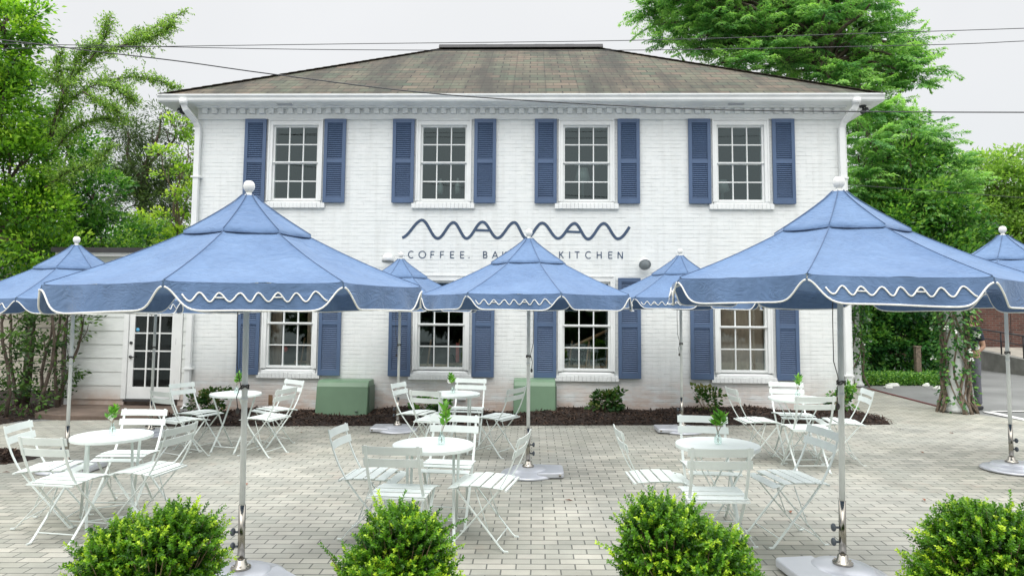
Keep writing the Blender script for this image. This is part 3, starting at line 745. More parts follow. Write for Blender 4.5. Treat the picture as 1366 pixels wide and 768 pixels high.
dr = MB(); x0,x1 = -7.795,-6.865; gx0,gx1 = -7.69,-6.96; g0,g1 = .29,2.0
dr.box(x0,gx0,YE-.012,YE+.03,.065,2.125); dr.box(gx1,x1,YE-.012,YE+.03,.065,2.125); dr.box(gx0,gx1,YE-.012,YE+.03,.065,g0); dr.box(gx0,gx1,YE-.012,YE+.03,g1,2.125)
door = E_(dr, 'door', M['white_paint'], bevel=.003)
mb = MB()
for i in (1,2): xx = gx0+(gx1-gx0)*i/3; mb.box(xx-.013,xx+.013,YE-.006,YE+.02,g0,g1)
for i in range(1,5): zz = g0+(g1-g0)*i/5; mb.box(gx0,gx1,YE-.004,YE+.018,zz-.013,zz+.013)
mb.build('muntins', M['white_paint'], door)
mb = MB(); mb.add([(gx0,YE+.008,g0),(gx1,YE+.008,g0),(gx1,YE+.008,g1),(gx0,YE+.008,g1)],[(0,1,2,3)]); mb.build('glass', M['glass_door'], door)
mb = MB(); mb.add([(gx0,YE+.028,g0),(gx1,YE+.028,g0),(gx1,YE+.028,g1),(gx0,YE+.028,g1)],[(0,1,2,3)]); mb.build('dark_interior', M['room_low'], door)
mb = MB()
for z in (1.13,.86): mb.lathe([(.001,.0),(.028,.0),(.028,.02),(.001,.022)], (-7.745,YE-.013,z), 16, True, Matrix.Rotation(R(90),3,'X'))
mb.tube([(-7.745,YE-.03,.86),(-7.745,YE-.06,.86),(-7.65,YE-.065,.86)], .010, 8); mb.build('handle', M['black'], door)
mb = MB(); mb.box(-6.872,-6.858,YE-.020,YE-.0125,.3,.42); mb.box(-6.872,-6.858,YE-.020,YE-.0125,1.1,1.22); mb.box(-6.872,-6.858,YE-.020,YE-.0125,1.8,1.92); mb.build('hinge', M['black'], door)
mb = MB(); mb.lathe([(.001,0),(.035,0),(.035,.003),(.001,.003)], (-7.64,YE+.006,1.38), 20, True, Matrix.Rotation(R(90),3,'X')); mb.build('sticker', M['sticker'], door)
for x in (-6.48,):   # small junction box by the threshold
    mb = MB(); mb.box(x-.05,x+.05,YE-.10,YE-.04,.02,.12); E_(mb, 'junction_box', M['black'])

# ================================================================== CABLES
for pts, Y, lab in [([(-7.906, 5.491), (-6.643, 5.35), (-6.016, 5.264), (-4.772, 5.115), (-3.437, 4.926), (-1.115, 4.646), (1.945, 4.461), (4.269, 4.419), (6.331, 4.408), (7.595, 4.408)], 9, ('thick black cable sloping across the roof front to the right', 0.008)), ([(-8.769, 5.679), (-2.932, 5.74), (1.515, 5.781), (5.424, 5.889), (7.093, 5.938), (8.514, 5.988)], 10, ('upper thin cable rising to the right above the roof ridge', 0.0055)), ([(-8.776, 5.784), (-5.941, 5.716), (-2.93, 5.654), (1.624, 5.633), (5.739, 5.697), (7.084, 5.748), (8.503, 5.799)], 10, ('lower thin cable sagging just over the roof ridge', 0.0055)), ([(7.109, 4.975), (11.858, 4.621), (14.214, 4.428)], 17, ('faint grey cable low before the trees right of the house', 0.007))]:
    P = catmull([(x, Y, z) for x,z in pts], 10); mb = MB(); mb.tube([tuple(p) for p in P], lab[1], 6)
    tag(mb.build('overhead_cable', M['black']), lab[0], 'cable', 'overhead cables crossing the sky')

# ================================================================== UTILITY BOXES
def utility(x, y, w, label):
    b = empty('utility_box', (x,y,gz(x)), 0, label, 'utility box', 'green metal utility boxes against the house')
    hb, ht, H_ = .27, .17, .62
    front = [(-hb,.0),(-hb+.02,.03),(-ht-.01,H_-.10),(-ht+.03,H_-.035),(-ht+.09,H_),(hb-.02,H_),(hb,0)]
    m = MB(); m.prism(front, -w/2, w/2); m.build('housing', M['green_box'], b, bevel=.014)
    m = MB(); m.box(-w/2+.02,w/2-.02,-hb-.004,-hb+.015,-.02,.05); m.box(w/2+.002,w/2+.02,-.14,hb-.01,.02,H_-.10); m.build('skirt', M['green_dark'], b, bevel=.004)
    m = MB(); m.prism([(-ht-.013,H_-.125),(-ht+.001,H_-.125),(-ht+.001,H_-.118),(-ht-.013,H_-.118)], -w/2+.01, w/2-.01); m.build('lid_seam', M['green_dark'], b)
    m = MB(); m.lathe([(.001,0),(.022,0),(.022,.012),(.001,.014)], (w*.3,-hb+.012,.11), 14, True, Matrix.Rotation(R(78),3,'X')); m.build('lock', M['green_dark'], b)
utility(-3.29, 12.27, .90, 'long green metal utility box with slanted front, left of centre on the mulch')
utility(.04, 12.24, .72, 'shorter green metal utility box standing behind the centre umbrella pole')
mb = MB(); mb.box(-.036,.036,-.004,.004,.16,.34); mb.tube([(0,.004,-.05),(0,.004,.2)], .004, 6)
o = tag(mb.build('marker_flag', M['wood_light']), 'small brown marker tag on a wire stake left of the long green box', 'marker'); o.location = (-4.62,12.3,gz(-4.6)+.02)

# ================================================================== UMBRELLAS
UR = 1.25
def canopy_parts(root):
    rim = 1.985; n = 8; NT_, NS = 22, 14
    cb = MB()
    def rp(k): a = 2*math.pi*k/n; return math.cos(a), math.sin(a)
    rs = np.random.RandomState(3)
    def prof(s):             # rib profile from vent to rim
        r = .36+(UR-.36)*s; z = 2.378+(rim-2.378)*s - .018*math.sin(math.pi*s); return r, z
    for k in range(n):
        c0,s0 = rp(k); c1,s1 = rp(k+1); ph = rs.rand(4)*6; vs = []
        for i in range(NS+1):
            s = i/NS; r,z = prof(s)
            for j in range(NT_+1):
                t = j/NT_; x = r*(c0*(1-t)+c1*t); y = r*(s0*(1-t)+s1*t)
                sag = 4*t*(1-t); e = abs(2*t-1)
                zz = z - .024*sag*math.sin(math.pi*min(1,s*1.05)) - .012*sag**.5*s
                zz += .0035*math.sin(ph[0]+9*s+5*t)*sag + .003*math.sin(ph[1]+22*t+4*s)*sag*s + .004*math.sin(ph[2]+13*(s-t))*sag*s
                zz += .007*max(0,1-(1-e)/.05)      # seam ridge over the rib
                vs.append((x,y,zz))
        fs = [(i*(NT_+1)+j, (i+1)*(NT_+1)+j, (i+1)*(NT_+1)+j+1, i*(NT_+1)+j+1) for i in range(NS) for j in range(NT_)]
        cb.add(vs, fs, True)
    cano = cb.build('canopy', M['canvas'], root)
    # vent cap
    vb = MB()
    for k in range(n):
        c0,s0 = rp(k); c1,s1 = rp(k+1); vs = []; m = 8
        for i in range(m+1):
            s = i/m; r = .045+(.455-.045)*s; z = 2.615-.285*s**.86 + .022
            for j in range(NT_+1):
                t = j/NT_; sag = 4*t*(1-t); e = abs(2*t-1)
                zz = z - .005*sag*s + .0035*math.sin(k*2+9*t)*s*sag + .004*max(0,1-(1-e)/.05)
                vs.append((r*(c0*(1-t)+c1*t), r*(s0*(1-t)+s1*t), zz))
        vs += [(vs[m*(NT_+1)+j][0]*1.005, vs[m*(NT_+1)+j][1]*1.005, vs[m*(NT_+1)+j][2]-.014) for j in range(NT_+1)]
        fs = [(i*(NT_+1)+j, (i+1)*(NT_+1)+j, (i+1)*(NT_+1)+j+1, i*(NT_+1)+j+1) for i in range(m+1) for j in range(NT_)]
        vb.add(vs, fs, True)
    vb.build('vent_cap', M['canvas'], root)
    # valance flaps with piping and wave embroidery
    for k in range(n):
        c0,s0 = rp(k); c1,s1 = rp(k+1); ph = rs.rand(6)*6; A = 40; B = 9
        mx, my = (c0+c1)/2, (s0+s1)/2; L = math.hypot(mx,my); ox, oy = mx/L, my/L
        def pt(t, d, out=0.0):   # d metres below the rim
            u = min(t,1-t); r = UR
            x = r*(c0*(1-t)+c1*t); y = r*(s0*(1-t)+s1*t)
            sag = .012*(4*t*(1-t))**.5
            w = .010+ d*.16 + d*(.10*math.sin(ph[0]+9*t)+.07*math.sin(ph[1]+19*t)) + out - .05*d*(1-min(1,u/.12))
            return (x+ox*w, y+oy*w, rim-sag-d)
        def drop(t):
            u = min(t,1-t); return .030+.122*(1-math.exp(-(u/.092)**2.0))+.005*math.sin(ph[2]+6*t)*min(1,u/.1)
        vs = []; ts = [.001+.998*(.5-.5*math.cos(math.pi*j/A))*.5+.499*j/A for j in range(A+1)]
        for t in ts:
            D = drop(t)
            for i in range(B+1): vs.append(pt(t, D*i/B))
        vb = MB(); vb.add(vs, [(j*(B+1)+i, j*(B+1)+i+1, (j+1)*(B+1)+i+1, (j+1)*(B+1)+i) for j in range(A) for i in range(B)], True)
        va = vb.build('valance', M['canvas_shaded'], root)
        pb = MB(); pp = [pt(t, drop(t), .003) for t in ts]; pb.tube(pp, .0056, 6); pb.build('piping', M['cord_white'], va)
        if k % 2 == 0:
            x0, x1 = LG[0][0], LG[-1][0]; z0 = 3.11
            def lg(x, z): return pt(.095+.81*(x1-x)/(x1-x0), .100-(z-z0)*.165, .006)
            wb = MB(); wp = wavepts(LG); wb.tube([lg(x,z) for x,z in wp], .0048, 6)
            for i in (5,11): wb.tube([lg(LG[i][0]-.15,LG[i][1]-.15), lg(LG[i][0]+.15,LG[i][1]-.15)], .0042, 6)
            wb.build('wave_embroidery', M['cord_white'], va)
    sm = MB()
    for k in range(n):
        c,s = rp(k); q = []
        for i in range(13):
            r,z = prof(.0+i/12); q.append((r*c,r*s,z+.0075))
        sm.tube(q, .0032, 5)
        q = []
        for i in range(9):
            t = i/8; r = .05+(.456-.05)*t; q.append((r*c,r*s,2.615-.285*t**.86+.022+.0055))
        sm.tube(q, .0030, 5)
    for k in range(n):
        c0,s0 = rp(k); c1,s1 = rp(k+1)
        sm.tube([(UR*1.0008*(c0*(1-t)+c1*t), UR*1.0008*(s0*(1-t)+s1*t), rim-.012*(4*t*(1-t))**.5+.001) for t in np.linspace(0.01,.99,15)], .0026, 5)
        sm.tube([(.4575*(c0*(1-t)+c1*t), .4575*(s0*(1-t)+s1*t), 2.615-.285+.022-.0155-.005*4*t*(1-t)) for t in np.linspace(0.0,1,9)], .0035, 5)
    tag(sm.build('seam_binding', M['navy_bind'], root))
    rb = MB()
    for k in range(n):
        c,s = rp(k); rb.tube([(.05*c,.05*s,2.47),(.36*c,.36*s,2.345),(UR*.985*c,UR*.985*s,rim-.02)], .011, 6); rb.tube([(.06*c,.06*s,1.98),(.62*c,.62*s,2.23)], .009, 6)
    rb.build('ribs', M['pole'], root)
def make_umbrella():
    root = empty('patio_umbrella')
    canopy_parts(root)
    p = MB(); p.tube([(0,0,.50),(0,0,1.2),(0,0,2.66)], .0205, 20); p.build('pole', M['pole'], root)
    c = MB(); c.tube([(0,0,1.205),(0,0,1.235)], .0225, 20); c.build('collar', M['pole'], root); c = MB(); c.tube([(0,0,1.9),(0,0,1.99)], .034, 20); c.build('hub', M['pole'], root)
    f = MB(); f.lathe([(.001,2.63),(.03,2.63),(.03,2.645),(.016,2.65),(.016,2.662),(.025,2.667),(.037,2.682),(.0415,2.703),(.037,2.725),(.024,2.740),(.001,2.745)], (0,0,0), 24); f.build('finial', M['cord_white'], root)
    s = MB(); s.tube([(0,0,.06),(0,0,.51)], .0245, 24); s.build('sleeve', M['chrome'], root)
    fl = MB(); fl.lathe([(.001,.0905),(.068,.0905),(.068,.104),(.04,.12),(.034,.15),(.0255,.155)], (0,0,0), 28)
    for k in range(5): a = k*1.2566; fl.lathe([(.001,.13),(.008,.13),(.008,.115)], (.052*math.cos(a),.052*math.sin(a),-.012), 8)
    fl.build('flange', M['chrome'], root)
    for z in (.33,.235):
        kb = MB(); kb.tube([(-.022,0,z),(-.05,0,z)], .008, 8); kb.lathe([(.001,0),(.014,0),(.026,.008),(.027,.018),(.02,.026),(.001,.028)], (-.048,0,z), 14, True, Matrix.Rotation(R(-90),3,'Y')); kb.build('knob', M['knob'], root)
    b = MB(); b.lathe([(.315,.004),(.318,.016),(.30,.034),(.25,.050),(.215,.058),(.205,.073),(.19,.082),(.10,.090),(.001,.090)], (0,0,0), 56)
    b.lathe([(.315,.004),(.001,.004)], (0,0,0), 56); b.build('base', M['silver'], root)
    t = MB(); t.prism([(.10,-.235),(.385,-.205),(.405,-.18),(.405,.18),(.385,.205),(.10,.235)], .012, .072, 'z'); t.build('base_tray', M['silver'], root, bevel=.012)
    for sy in (-1,1):
        w = MB(); w.tube([(.36,sy*.200,.045),(.36,sy*.220,.045)], .014, 12); w.build('wheel_bolt', M['chrome'], root)
    cd = MB(); pts = [(-.055,-.01,1.93),(-.06,-.012,1.75),(-.055,-.01,1.45),(-.03,-.02,1.35),(-.024,-.01,1.31)]; cd.tube(pts, .0035, 6)
    cd.tube([(.027*math.cos(a),.027*math.sin(a),1.305+.012*math.sin(a*1.7)) for a in np.linspace(0,12.5,40)], .005, 6)
    cd.tube([(-.028,-.02,1.30),(-.045,-.03,1.24),(-.035,-.03,1.16)], .0035, 6); cd.ball((-.036,-.03,1.145), .013, 8, (1,1,1.8)); cd.build('crank_cord', M['rope'], root)
    return root
UM = [((-1.965,4.80),25.3,.9,-38,'blue umbrella nearest on the left with wave trim facing front'),
      ((2.11,4.92),-8.8,-1.0,187,'blue umbrella nearest on the right with wave trim and a rumpled seam'),
      ((-.04,7.89),-7.2,.15,0,'middle blue umbrella standing centrally under the painted wave sign'),
      ((-2.06,10.76),12,0,180,'small looking blue umbrella by the mulch, left of the sign lettering'),
      ((2.24,10.62),-20,0,180,'small looking blue umbrella by the mulch, right of the round wall lamp'),
      ((5.36,8.08),-18,-.4,0,'blue umbrella at the right edge, cut off by the frame'),
      ((-5.45,8.14),32,.5,0,'blue umbrella at the left edge behind the nearest one'),
      ((-5.72,10.42),8,0,180,'blue umbrella by the door, its canopy hidden behind the nearest left one')]
proto = make_umbrella()
for i, ((x,y), rot, tilt, br, lab) in enumerate(UM):
    o = proto if i == 0 else copy_tree(proto)
    tag(o, lab, 'umbrella', 'blue patio umbrellas'); o.location = (x,y,gz(x)-.012)
    rz = R(-90+rot-22.5-45*(i in (6,)))      # octagon face towards the lens
    o.rotation_euler = (0, 0, rz)
    if tilt: o.rotation_euler = (Matrix.Rotation(R(-tilt),3,'Y') @ Matrix.Rotation(rz,3,'Z')).to_euler()
    if i == 0: o.scale = (.965,.965,1.0)
    for ch in kids(o):
        nm = ch.name.split('.')[0]
        if nm in ('base','base_tray','wheel_bolt','knob','flange','sleeve','crank_cord'): ch.rotation_euler.z = -rz + (R(br) if nm in ('base_tray','wheel_bolt','base') else (math.pi if i in (2,5) else 0))
# rumpled flap with tie on the near right umbrella
# ================================================================== CHAIRS AND TABLES
def flat(mb, pts, w, th, up=(1,0,0)): mb.tube(pts, 1, 4, sx=w/2/1.0, sy=th/2/1.0, up=up, smooth=False)
CS = 1.05
def make_chair():
    root = empty('bistro_chair')
    A = [(-.315,.82),(-.29,.72),(-.245,.60),(-.205,.52),(-.165,.455),(-.10,.37),(.0,.255),(.215,.012)]
    B = [(.175,.435),(.10,.345),(-.02,.205),(-.17,.03),(-.195,.008)]
    Bs = lambda P: catmull([(p[0],p[1]) for p in P], 3)
    for s in (-1,1):
        f = MB(); flat(f, [(s*.195,float(y)*CS,float(z)*CS) for y,z in Bs(A)], .007, .021); f.box(s*.195-.008,s*.195+.008,.215*CS,.25*CS,.0,.012); f.build('front_leg', M['white_metal'], root)
        f = MB(); flat(f, [(s*.178,y*CS,z*CS) for y,z in B], .007, .020); f.box(s*.178-.008,s*.178+.008,-.225*CS,-.19*CS,.0,.012); f.build('rear_leg', M['white_metal'], root)
    f = MB(); f.tube([(-.195,.165*CS,.068*CS),(.195,.165*CS,.068*CS)], .005, 8); f.tube([(-.178,-.135*CS,.068*CS),(.178,-.135*CS,.068*CS)], .005, 8); f.tube([(-.195,-.165*CS,.445*CS),(.195,-.165*CS,.445*CS)], .006, 8)
    f.tube([(-.178,.165*CS,.43*CS),(.178,.165*CS,.43*CS)], .005, 8)
    f.tube([(-.16,.03*CS,.43*CS),(-.16,-.07*CS,.15*CS)], .0045, 6); f.tube([(.16,.03*CS,.43*CS),(.16,-.07*CS,.15*CS)], .0045, 6); f.build('crossbar', M['white_metal'], root)
    def slat(mb, c, w, thick, L, tiltv, bow=0.0, axis='seat'):
        n = 8; vs = []
        for i in range(n+1):
            x = -L/2+L*i/n; u = 1-(2*i/n-1)**2
            for (a,b) in ((-w/2,0),(w/2,0),(w/2,thick),(-w/2,thick)):
                ct, st = math.cos(tiltv), math.sin(tiltv)
                vs.append((x, c[0]+a*ct-b*st - bow*u, c[1]+a*st+b*ct))
        fs = [(4*i+k, 4*i+(k+1)%4, 4*i+4+(k+1)%4, 4*i+4+k) for i in range(n) for k in range(4)] + [(3,2,1,0),(4*n,4*n+1,4*n+2,4*n+3)]
        mb.add(vs, fs)
    for i in range(5):
        t = i/4; y = -.155+.345*t; z = .452+.010*math.sin(t*math.pi)-.016*max(0,t-.7)/.3; tv = (.14*(1-2*t) if t<.8 else -.30)*.6
        f = MB(); slat(f, (y*CS,z*CS), .072*CS, .006, .435, tv); f.build('seat_slat', M['white_metal'], root, bevel=.0015)
    f = MB()
    for s in (-1,1): flat(f, [(s*.150,-.19*CS,.445*CS),(s*.150,.0,.449*CS),(s*.150,.17*CS,.445*CS)], .018, .005)
    f.box(-.215,.215,-.222*CS,-.205*CS,.437*CS,.449*CS); f.build('seat_rail', M['white_metal'], root)
    for z,y,h in ((.785,-.302,.060),(.700,-.276,.060)):
        f = MB(); slat(f, (y*CS+.008,z*CS), .062, .005, .450, R(90+14), bow=.022); f.build('back_slat', M['white_metal'], root, bevel=.0015)
    return root
def make_table():
    root = empty('bistro_table'); r = .328; h = .745
    t = MB(); t.lathe([(.001,h-.010),(r-.012,h-.010),(r-.012,h-.028),(r-.002,h-.030),(r,h-.022),(r,h-.005),(r-.004,h),(.001,h)], (0,0,0), 72, False); t.build('table_top', M['white_metal'], root)
    for k,(x,s) in enumerate(((.20,1),(.172,-1))):
        for q in (-1,1):
            f = MB(); flat(f, [(q*x,-s*.20,h-.03),(q*x,0,h*.46),(q*x,s*.235,.012)], .007, .022); f.box(q*x-.009,q*x+.009,s*.235-.018,s*.235+.022,0,.012); f.build('leg', M['white_metal'], root)
        f = MB(); f.tube([(-x,s*.205,.075),(x,s*.205,.075)], .0055, 8); f.tube([(-x,-s*.20,h-.035),(x,-s*.20,h-.035)], .0055, 8); f.build('crossbar', M['white_metal'], root)
    return root
TBL = [((-3.72,6.16),35,'left front group'),((-.80,5.71),8,'middle front group'),((1.48,5.69),90,'right front group'),((-3.97,9.31),-12,'back left group'),((-1.01,9.21),5,'back middle group'),((3.20,8.60),86,'back right group')]
TLAB = ['round white bistro table at the left front, left of the nearest umbrella pole','round white bistro table in the middle of the front row, behind the second bush','round white bistro table of the front row, right of the middle umbrella',
 'round white bistro table by the wall left, behind the near left umbrella pole','round white bistro table by the wall between the two green boxes','round white bistro table by the wall right, under the fourth window']
CH = [ # x, y, facing degrees, label
 (-4.20,6.12,10,'white folding bistro chair at the left edge facing right to the front left table'),
 (-3.76,5.72,80,'white folding chair seen from behind, nearest at the front left table'),
 (-3.33,6.06,170,'white folding chair facing left, on the right of the front left table'),
 (-3.88,6.66,-85,'white folding chair facing the camera behind the front left table'),
 (-1.30,5.82,-4,'white folding chair facing right, left of the middle front table'),
 (-.95,5.34,83,'white folding chair seen from behind, in front of the middle front table above the bush'),
 (-.74,6.20,-93,'white folding chair facing the camera behind the middle front table'),
 (-.37,5.62,168,'white folding chair facing left, right of the middle front table'),
 (1.02,5.74,2,'white folding chair edge on facing right, left of the right front table'),
 (1.33,5.26,88,'white folding chair seen from behind, in front of the right front table'),
 (1.52,6.12,-92,'white folding chair facing the camera behind the right front table'),
 (2.03,5.72,190,'white folding chair facing left beside the near right umbrella pole'),
 (-4.52,9.42,-18,'white folding chair facing right, between the door and the back left table'),
 (-4.42,8.82,60,'white folding chair seen from behind at an angle, before the back left table'),
 (-3.44,9.02,163,'white folding chair facing left, nearer right one of the back left table'),
 (-3.60,9.72,-125,'white folding chair behind the back left table, partly behind its neighbour'),
 (-1.50,9.34,-15,'white folding chair facing right, left of the back middle table'),
 (-1.17,8.78,68,'white folding chair seen from behind, before the back middle table'),
 (-.90,9.72,-92,'white folding chair facing the camera behind the back middle table'),
 (-.46,9.00,149,'white folding chair facing left, before the shorter green box'),
 (2.74,8.62,2,'white folding chair edge on facing right, left of the back right table'),
 (3.12,8.14,90,'white folding chair seen from behind, before the back right table'),
 (3.32,9.05,-92,'white folding chair facing the camera behind the back right table'),
 (3.66,8.52,172,'white folding chair facing left, right of the back right table'),
]
cp = make_chair()
for i,(x,y,a,lab) in enumerate(CH):
    o = cp if i == 0 else copy_tree(cp); o.location = (x,y,gz(x)-.011); o.rotation_euler = (0,-SL*.9,R(a-90)); tag(o, lab, 'chair', 'white folding bistro chairs')
tp = make_table()
for i,((x,y),a,g) in enumerate(TBL):
    o = tp if i == 0 else copy_tree(tp); o.location = (x,y,gz(x)-.011); o.rotation_euler = (0,0,R(a)); tag(o, TLAB[i], 'table', 'round white bistro tables')
VL = ['glass bud vase with a white bloom and green sprig on the front left table','glass bud vase with a tall green sprig on the middle front table','glass bud vase with a full green sprig on the right front table',
 'glass bud vase with a light green sprig on the back left table','glass bud vase with a small green sprig on the back middle table','glass bud vase with a thin green sprig on the back right table']
def posy(i, x, y, z, hgt, n, lean):
    v = empty('bud_vase', (x,y,z), 0, VL[i], 'vase', 'bud vases with greenery on the tables')
    b = MB(); b.lathe([(.001,.004),(.024,.004),(.030,.012),(.031,.05),(.020,.072),(.012,.085),(.012,.10),(.016,.105),(.0135,.105),(.0095,.098),(.0095,.085),(.018,.068),(.028,.048),(.027,.014),(.001,.010)], (0,0,0), 24); b.build('glass', M['clear_glass'], v)
    st = MB(); P=[];A=[]
    for k in range(n):
        ang = rng.random()*6.3; sp = .2+.25*rng.random(); h = hgt*(.6+.4*rng.random())
        pts = [Vector((0,0,.015)), Vector((.004*math.cos(ang),.004*math.sin(ang),.10)), Vector((lean*.4+sp*.22*math.cos(ang)*h/.2*.6, sp*.2*math.sin(ang), .10+h*.55)), Vector((lean+sp*.4*h*math.cos(ang), sp*.4*h*math.sin(ang), .10+h))]
        st.tube(pts, [.0022,.002,.0018,.001], 5)
        for t in np.linspace(.35,1,6):
            q = pts[1].lerp(pts[2], t*2) if t<.5 else pts[2].lerp(pts[3], (t-.5)*2)
            for s in (0,1): a2 = ang+t*9+s*3.1; P.append(tuple(q)); A.append((math.cos(a2),math.sin(a2),.5+.6*t))
    P=np.array(P);A=np.array(A); leaf_obj('leaves', P, A, unit(len(P))*.4+np.array([0,-.3,.8]), .050+.03*rng.random(len(P)), .030, .45+.25*rng.normal(size=len(P)), M['leaf_posy'], v)
    st.build('stem', M['leaf_stem'] if 'leaf_stem' in M else M['twig'], v)
    if i in (0,4):
        f = MB(); c = Vector((lean*1.1-.02,-.03,.10+hgt*.42)); f.ball(c, .017, 8); 
        for k in range(7): f.ball(c+Vector((.016*math.cos(k*.9),-.008,.016*math.sin(k*.9))), .013, 6, (1,.6,1))
        f.build('bloom', M['blossom'], v)
for i,((x,y),a,g) in enumerate(TBL):
    dx = [.01,.07,.0,.02,-.03,.0][i]; posy(i, x+dx, y-.02, gz(x)-.011+.745, [.15,.21,.15,.17,.14,.18][i], [3,3,5,4,3,3][i], [.02,.02,.01,.02,-.02,.01][i])

# ================================================================== BOXWOODS
def boxwood(name, label, c, lobes, n, seed):
    global rng; keep = rng; rng = np.random.default_rng(seed)
    root = empty(name, (c[0],c[1],gz(c[0])-.012), 0, label, 'bush', 'boxwood bushes in the foreground')
    P=[];A=[];T=[];S=[];tw = MB()
    area = np.array([l[3]*l[5] for l in lobes]); area = area/area.sum()
    for li, (lx,ly,lz,rx,ry,rz) in enumerate(lobes):
        m_ = int(n*area[li]); u = unit(m_); u[:,2] = np.where(u[:,2]<-.6, -u[:,2], u[:,2])
        lump = 1+.07*np.sin(u[:,0]*6.2+seed)+.06*np.sin(u[:,2]*7+seed*2)+.05*np.sin(u[:,1]*9+seed)+.045*rng.normal(size=m_)
        zone = .5+.5*np.sin(u[:,0]*7+seed*1.3)*np.cos(u[:,2]*6+seed)*np.sin(u[:,1]*5+1)
        for i in range(m_):
            d = u[i]*np.array((rx,ry,rz))*lump[i]; inner = rng.random()**.8*.30; cen = np.array((lx,ly,lz))
            L = (.05+.055*rng.random())*(1.7 if rng.random()<.08 else 1)
            base = cen+d*(1-inner)*.90; ax = u[i]*.9+np.array([0,0,.5])+rng.normal(size=3)*.32; ax /= np.linalg.norm(ax)
            m = int(L/.0075); tn = min(1,.65*rng.random()+.55*zone[i]*rng.random()+.05); side = np.cross(ax, rng.normal(size=3)); side /= np.linalg.norm(side); s2 = np.cross(ax, side)
            for k in range(m):
                t = k/m; q = base+ax*L*t; sd = side if k%2 else s2
                for s in (-1,1):
                    P.append(q); A.append(ax*(.45+.5*t)+sd*s*1.0+rng.normal(size=3)*.2)
                    T.append(.11+.36*tn+.85*t**1.3*(1-inner*2.4)*(.12+tn*1.05)-inner*1.1+.08*rng.normal()); S.append(1-.3*t)  # inner leaves toned darker to paint in shade inside the bush, tips lighter
            if i%5==0: tw.tube([tuple(np.array([0,0,lz*.5])+base*.3*np.array([1,1,.4])), tuple(base*.8+cen*.2*0), tuple(base+ax*L*.6)], [.004,.0025,.001], 4)
    for i in range({3:14,8:8,21:12,34:60}[seed]):        # bare twigs showing between the leaves
        lx,ly,lz,rx,ry,rz = lobes[0]; u = unit(1)[0]; u[1] = -abs(u[1]); u[2] = abs(u[2])*.8-.1; e = np.array((lx,ly,lz))+u*np.array((rx,ry,rz))*1.06
        a = np.array((lx*.5,0,lz*.6)); mid = a*.35+e*.65+rng.normal(size=3)*.02
        tw.tube([tuple(a), tuple(mid), tuple(e), tuple(e+u*.03+np.array([0,0,.03]))], [.005,.0035,.0022,.001], 5)
    P=np.array(P);A=np.array(A);T=np.array(T);S=np.array(S)
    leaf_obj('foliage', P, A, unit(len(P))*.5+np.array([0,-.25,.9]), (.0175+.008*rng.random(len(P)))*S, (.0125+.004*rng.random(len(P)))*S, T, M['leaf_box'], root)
    o = tw.build('twigs', M['twig'], root)
    s = MB(); cz = .5
    for k in range(9): a = k*.7; s.tube([(.02*math.cos(a),.02*math.sin(a),-.02),(.10*math.cos(a),.10*math.sin(a),cz*.6),(.22*math.cos(a),.22*math.sin(a),cz)], [.012,.009,.005], 6)
    s.build('stem', M['bark_pale'], root); rng = keep
boxwood('boxwood_bush','lobed green boxwood in the bottom left corner, left of the umbrella pole', (-1.885,3.40), [(0,0,.40,.345,.33,.33),(.17,0,.66,.185,.2,.185),(-.08,0,.60,.19,.2,.17)], 3800, 3)
boxwood('boxwood_bush','narrower bright green boxwood in front of the middle front table', (-.645,3.40), [(0,0,.38,.31,.30,.33),(.02,0,.64,.20,.2,.20)], 3300, 8)
boxwood('boxwood_bush','green boxwood with a leaning side, hiding legs of the right front chairs', (.725,3.42), [(.03,0,.40,.325,.32,.33),(-.10,0,.68,.19,.2,.205),(.10,0,.60,.19,.2,.16)], 3600, 21)
boxwood('boxwood_bush','rounded broad boxwood in the bottom right corner', (2.16,3.42), [(0,0,.42,.39,.35,.34),(-.02,0,.66,.27,.26,.20),(.2,0,.6,.2,.2,.19)], 4200, 34)

# ================================================================== BED PLANTS
def shrub(label, x, y, w, h, n, mat='leaf_hydra', flowers=0, seed=1):
    root = empty('small_shrub', (x,y,gz(x)), 0, label, 'shrub', 'small shrubs in the mulch bed')
    B = [((0,0,h*.52),(w*.5,w*.42,h*.42)), ((w*.18,-.03,h*.7),(w*.28,w*.28,h*.28))]
    crown(root, B, M[mat], dens=n*5/(w*h), rc=.05, per=22, ln=.075, wd=.05, name='foliage', shell=.4)
    s = MB()
    for k in range(8): a = k*.8+seed; s.tube([(0,0,-.03),(w*.15*math.cos(a),w*.15*math.sin(a),h*.3),(w*.4*math.cos(a),w*.35*math.sin(a),h*.75)], [.008,.006,.003], 5)
    s.build('stem', M['twig'], root)
shrub('low leafy shrub behind the back left table', -5.55, 11.95, .62, .52, 26, seed=1)
shrub('low leafy shrub behind the back middle table legs', -1.75, 12.1, .62, .36, 22, 'leaf_glossy', seed=2)
shrub('round shrub with pale tipped leaves below the third window', 1.26, 12.15, .58, .46, 30, seed=3)
shrub('open shrub with bare stems below the fourth window', 2.98, 12.15, .52, .50, 14, seed=4)
shrub('shrub beside the right end of the mulch bed, behind a chair', 5.22, 12.1, .45, .55, 16, 'leaf_glossy', seed=5)
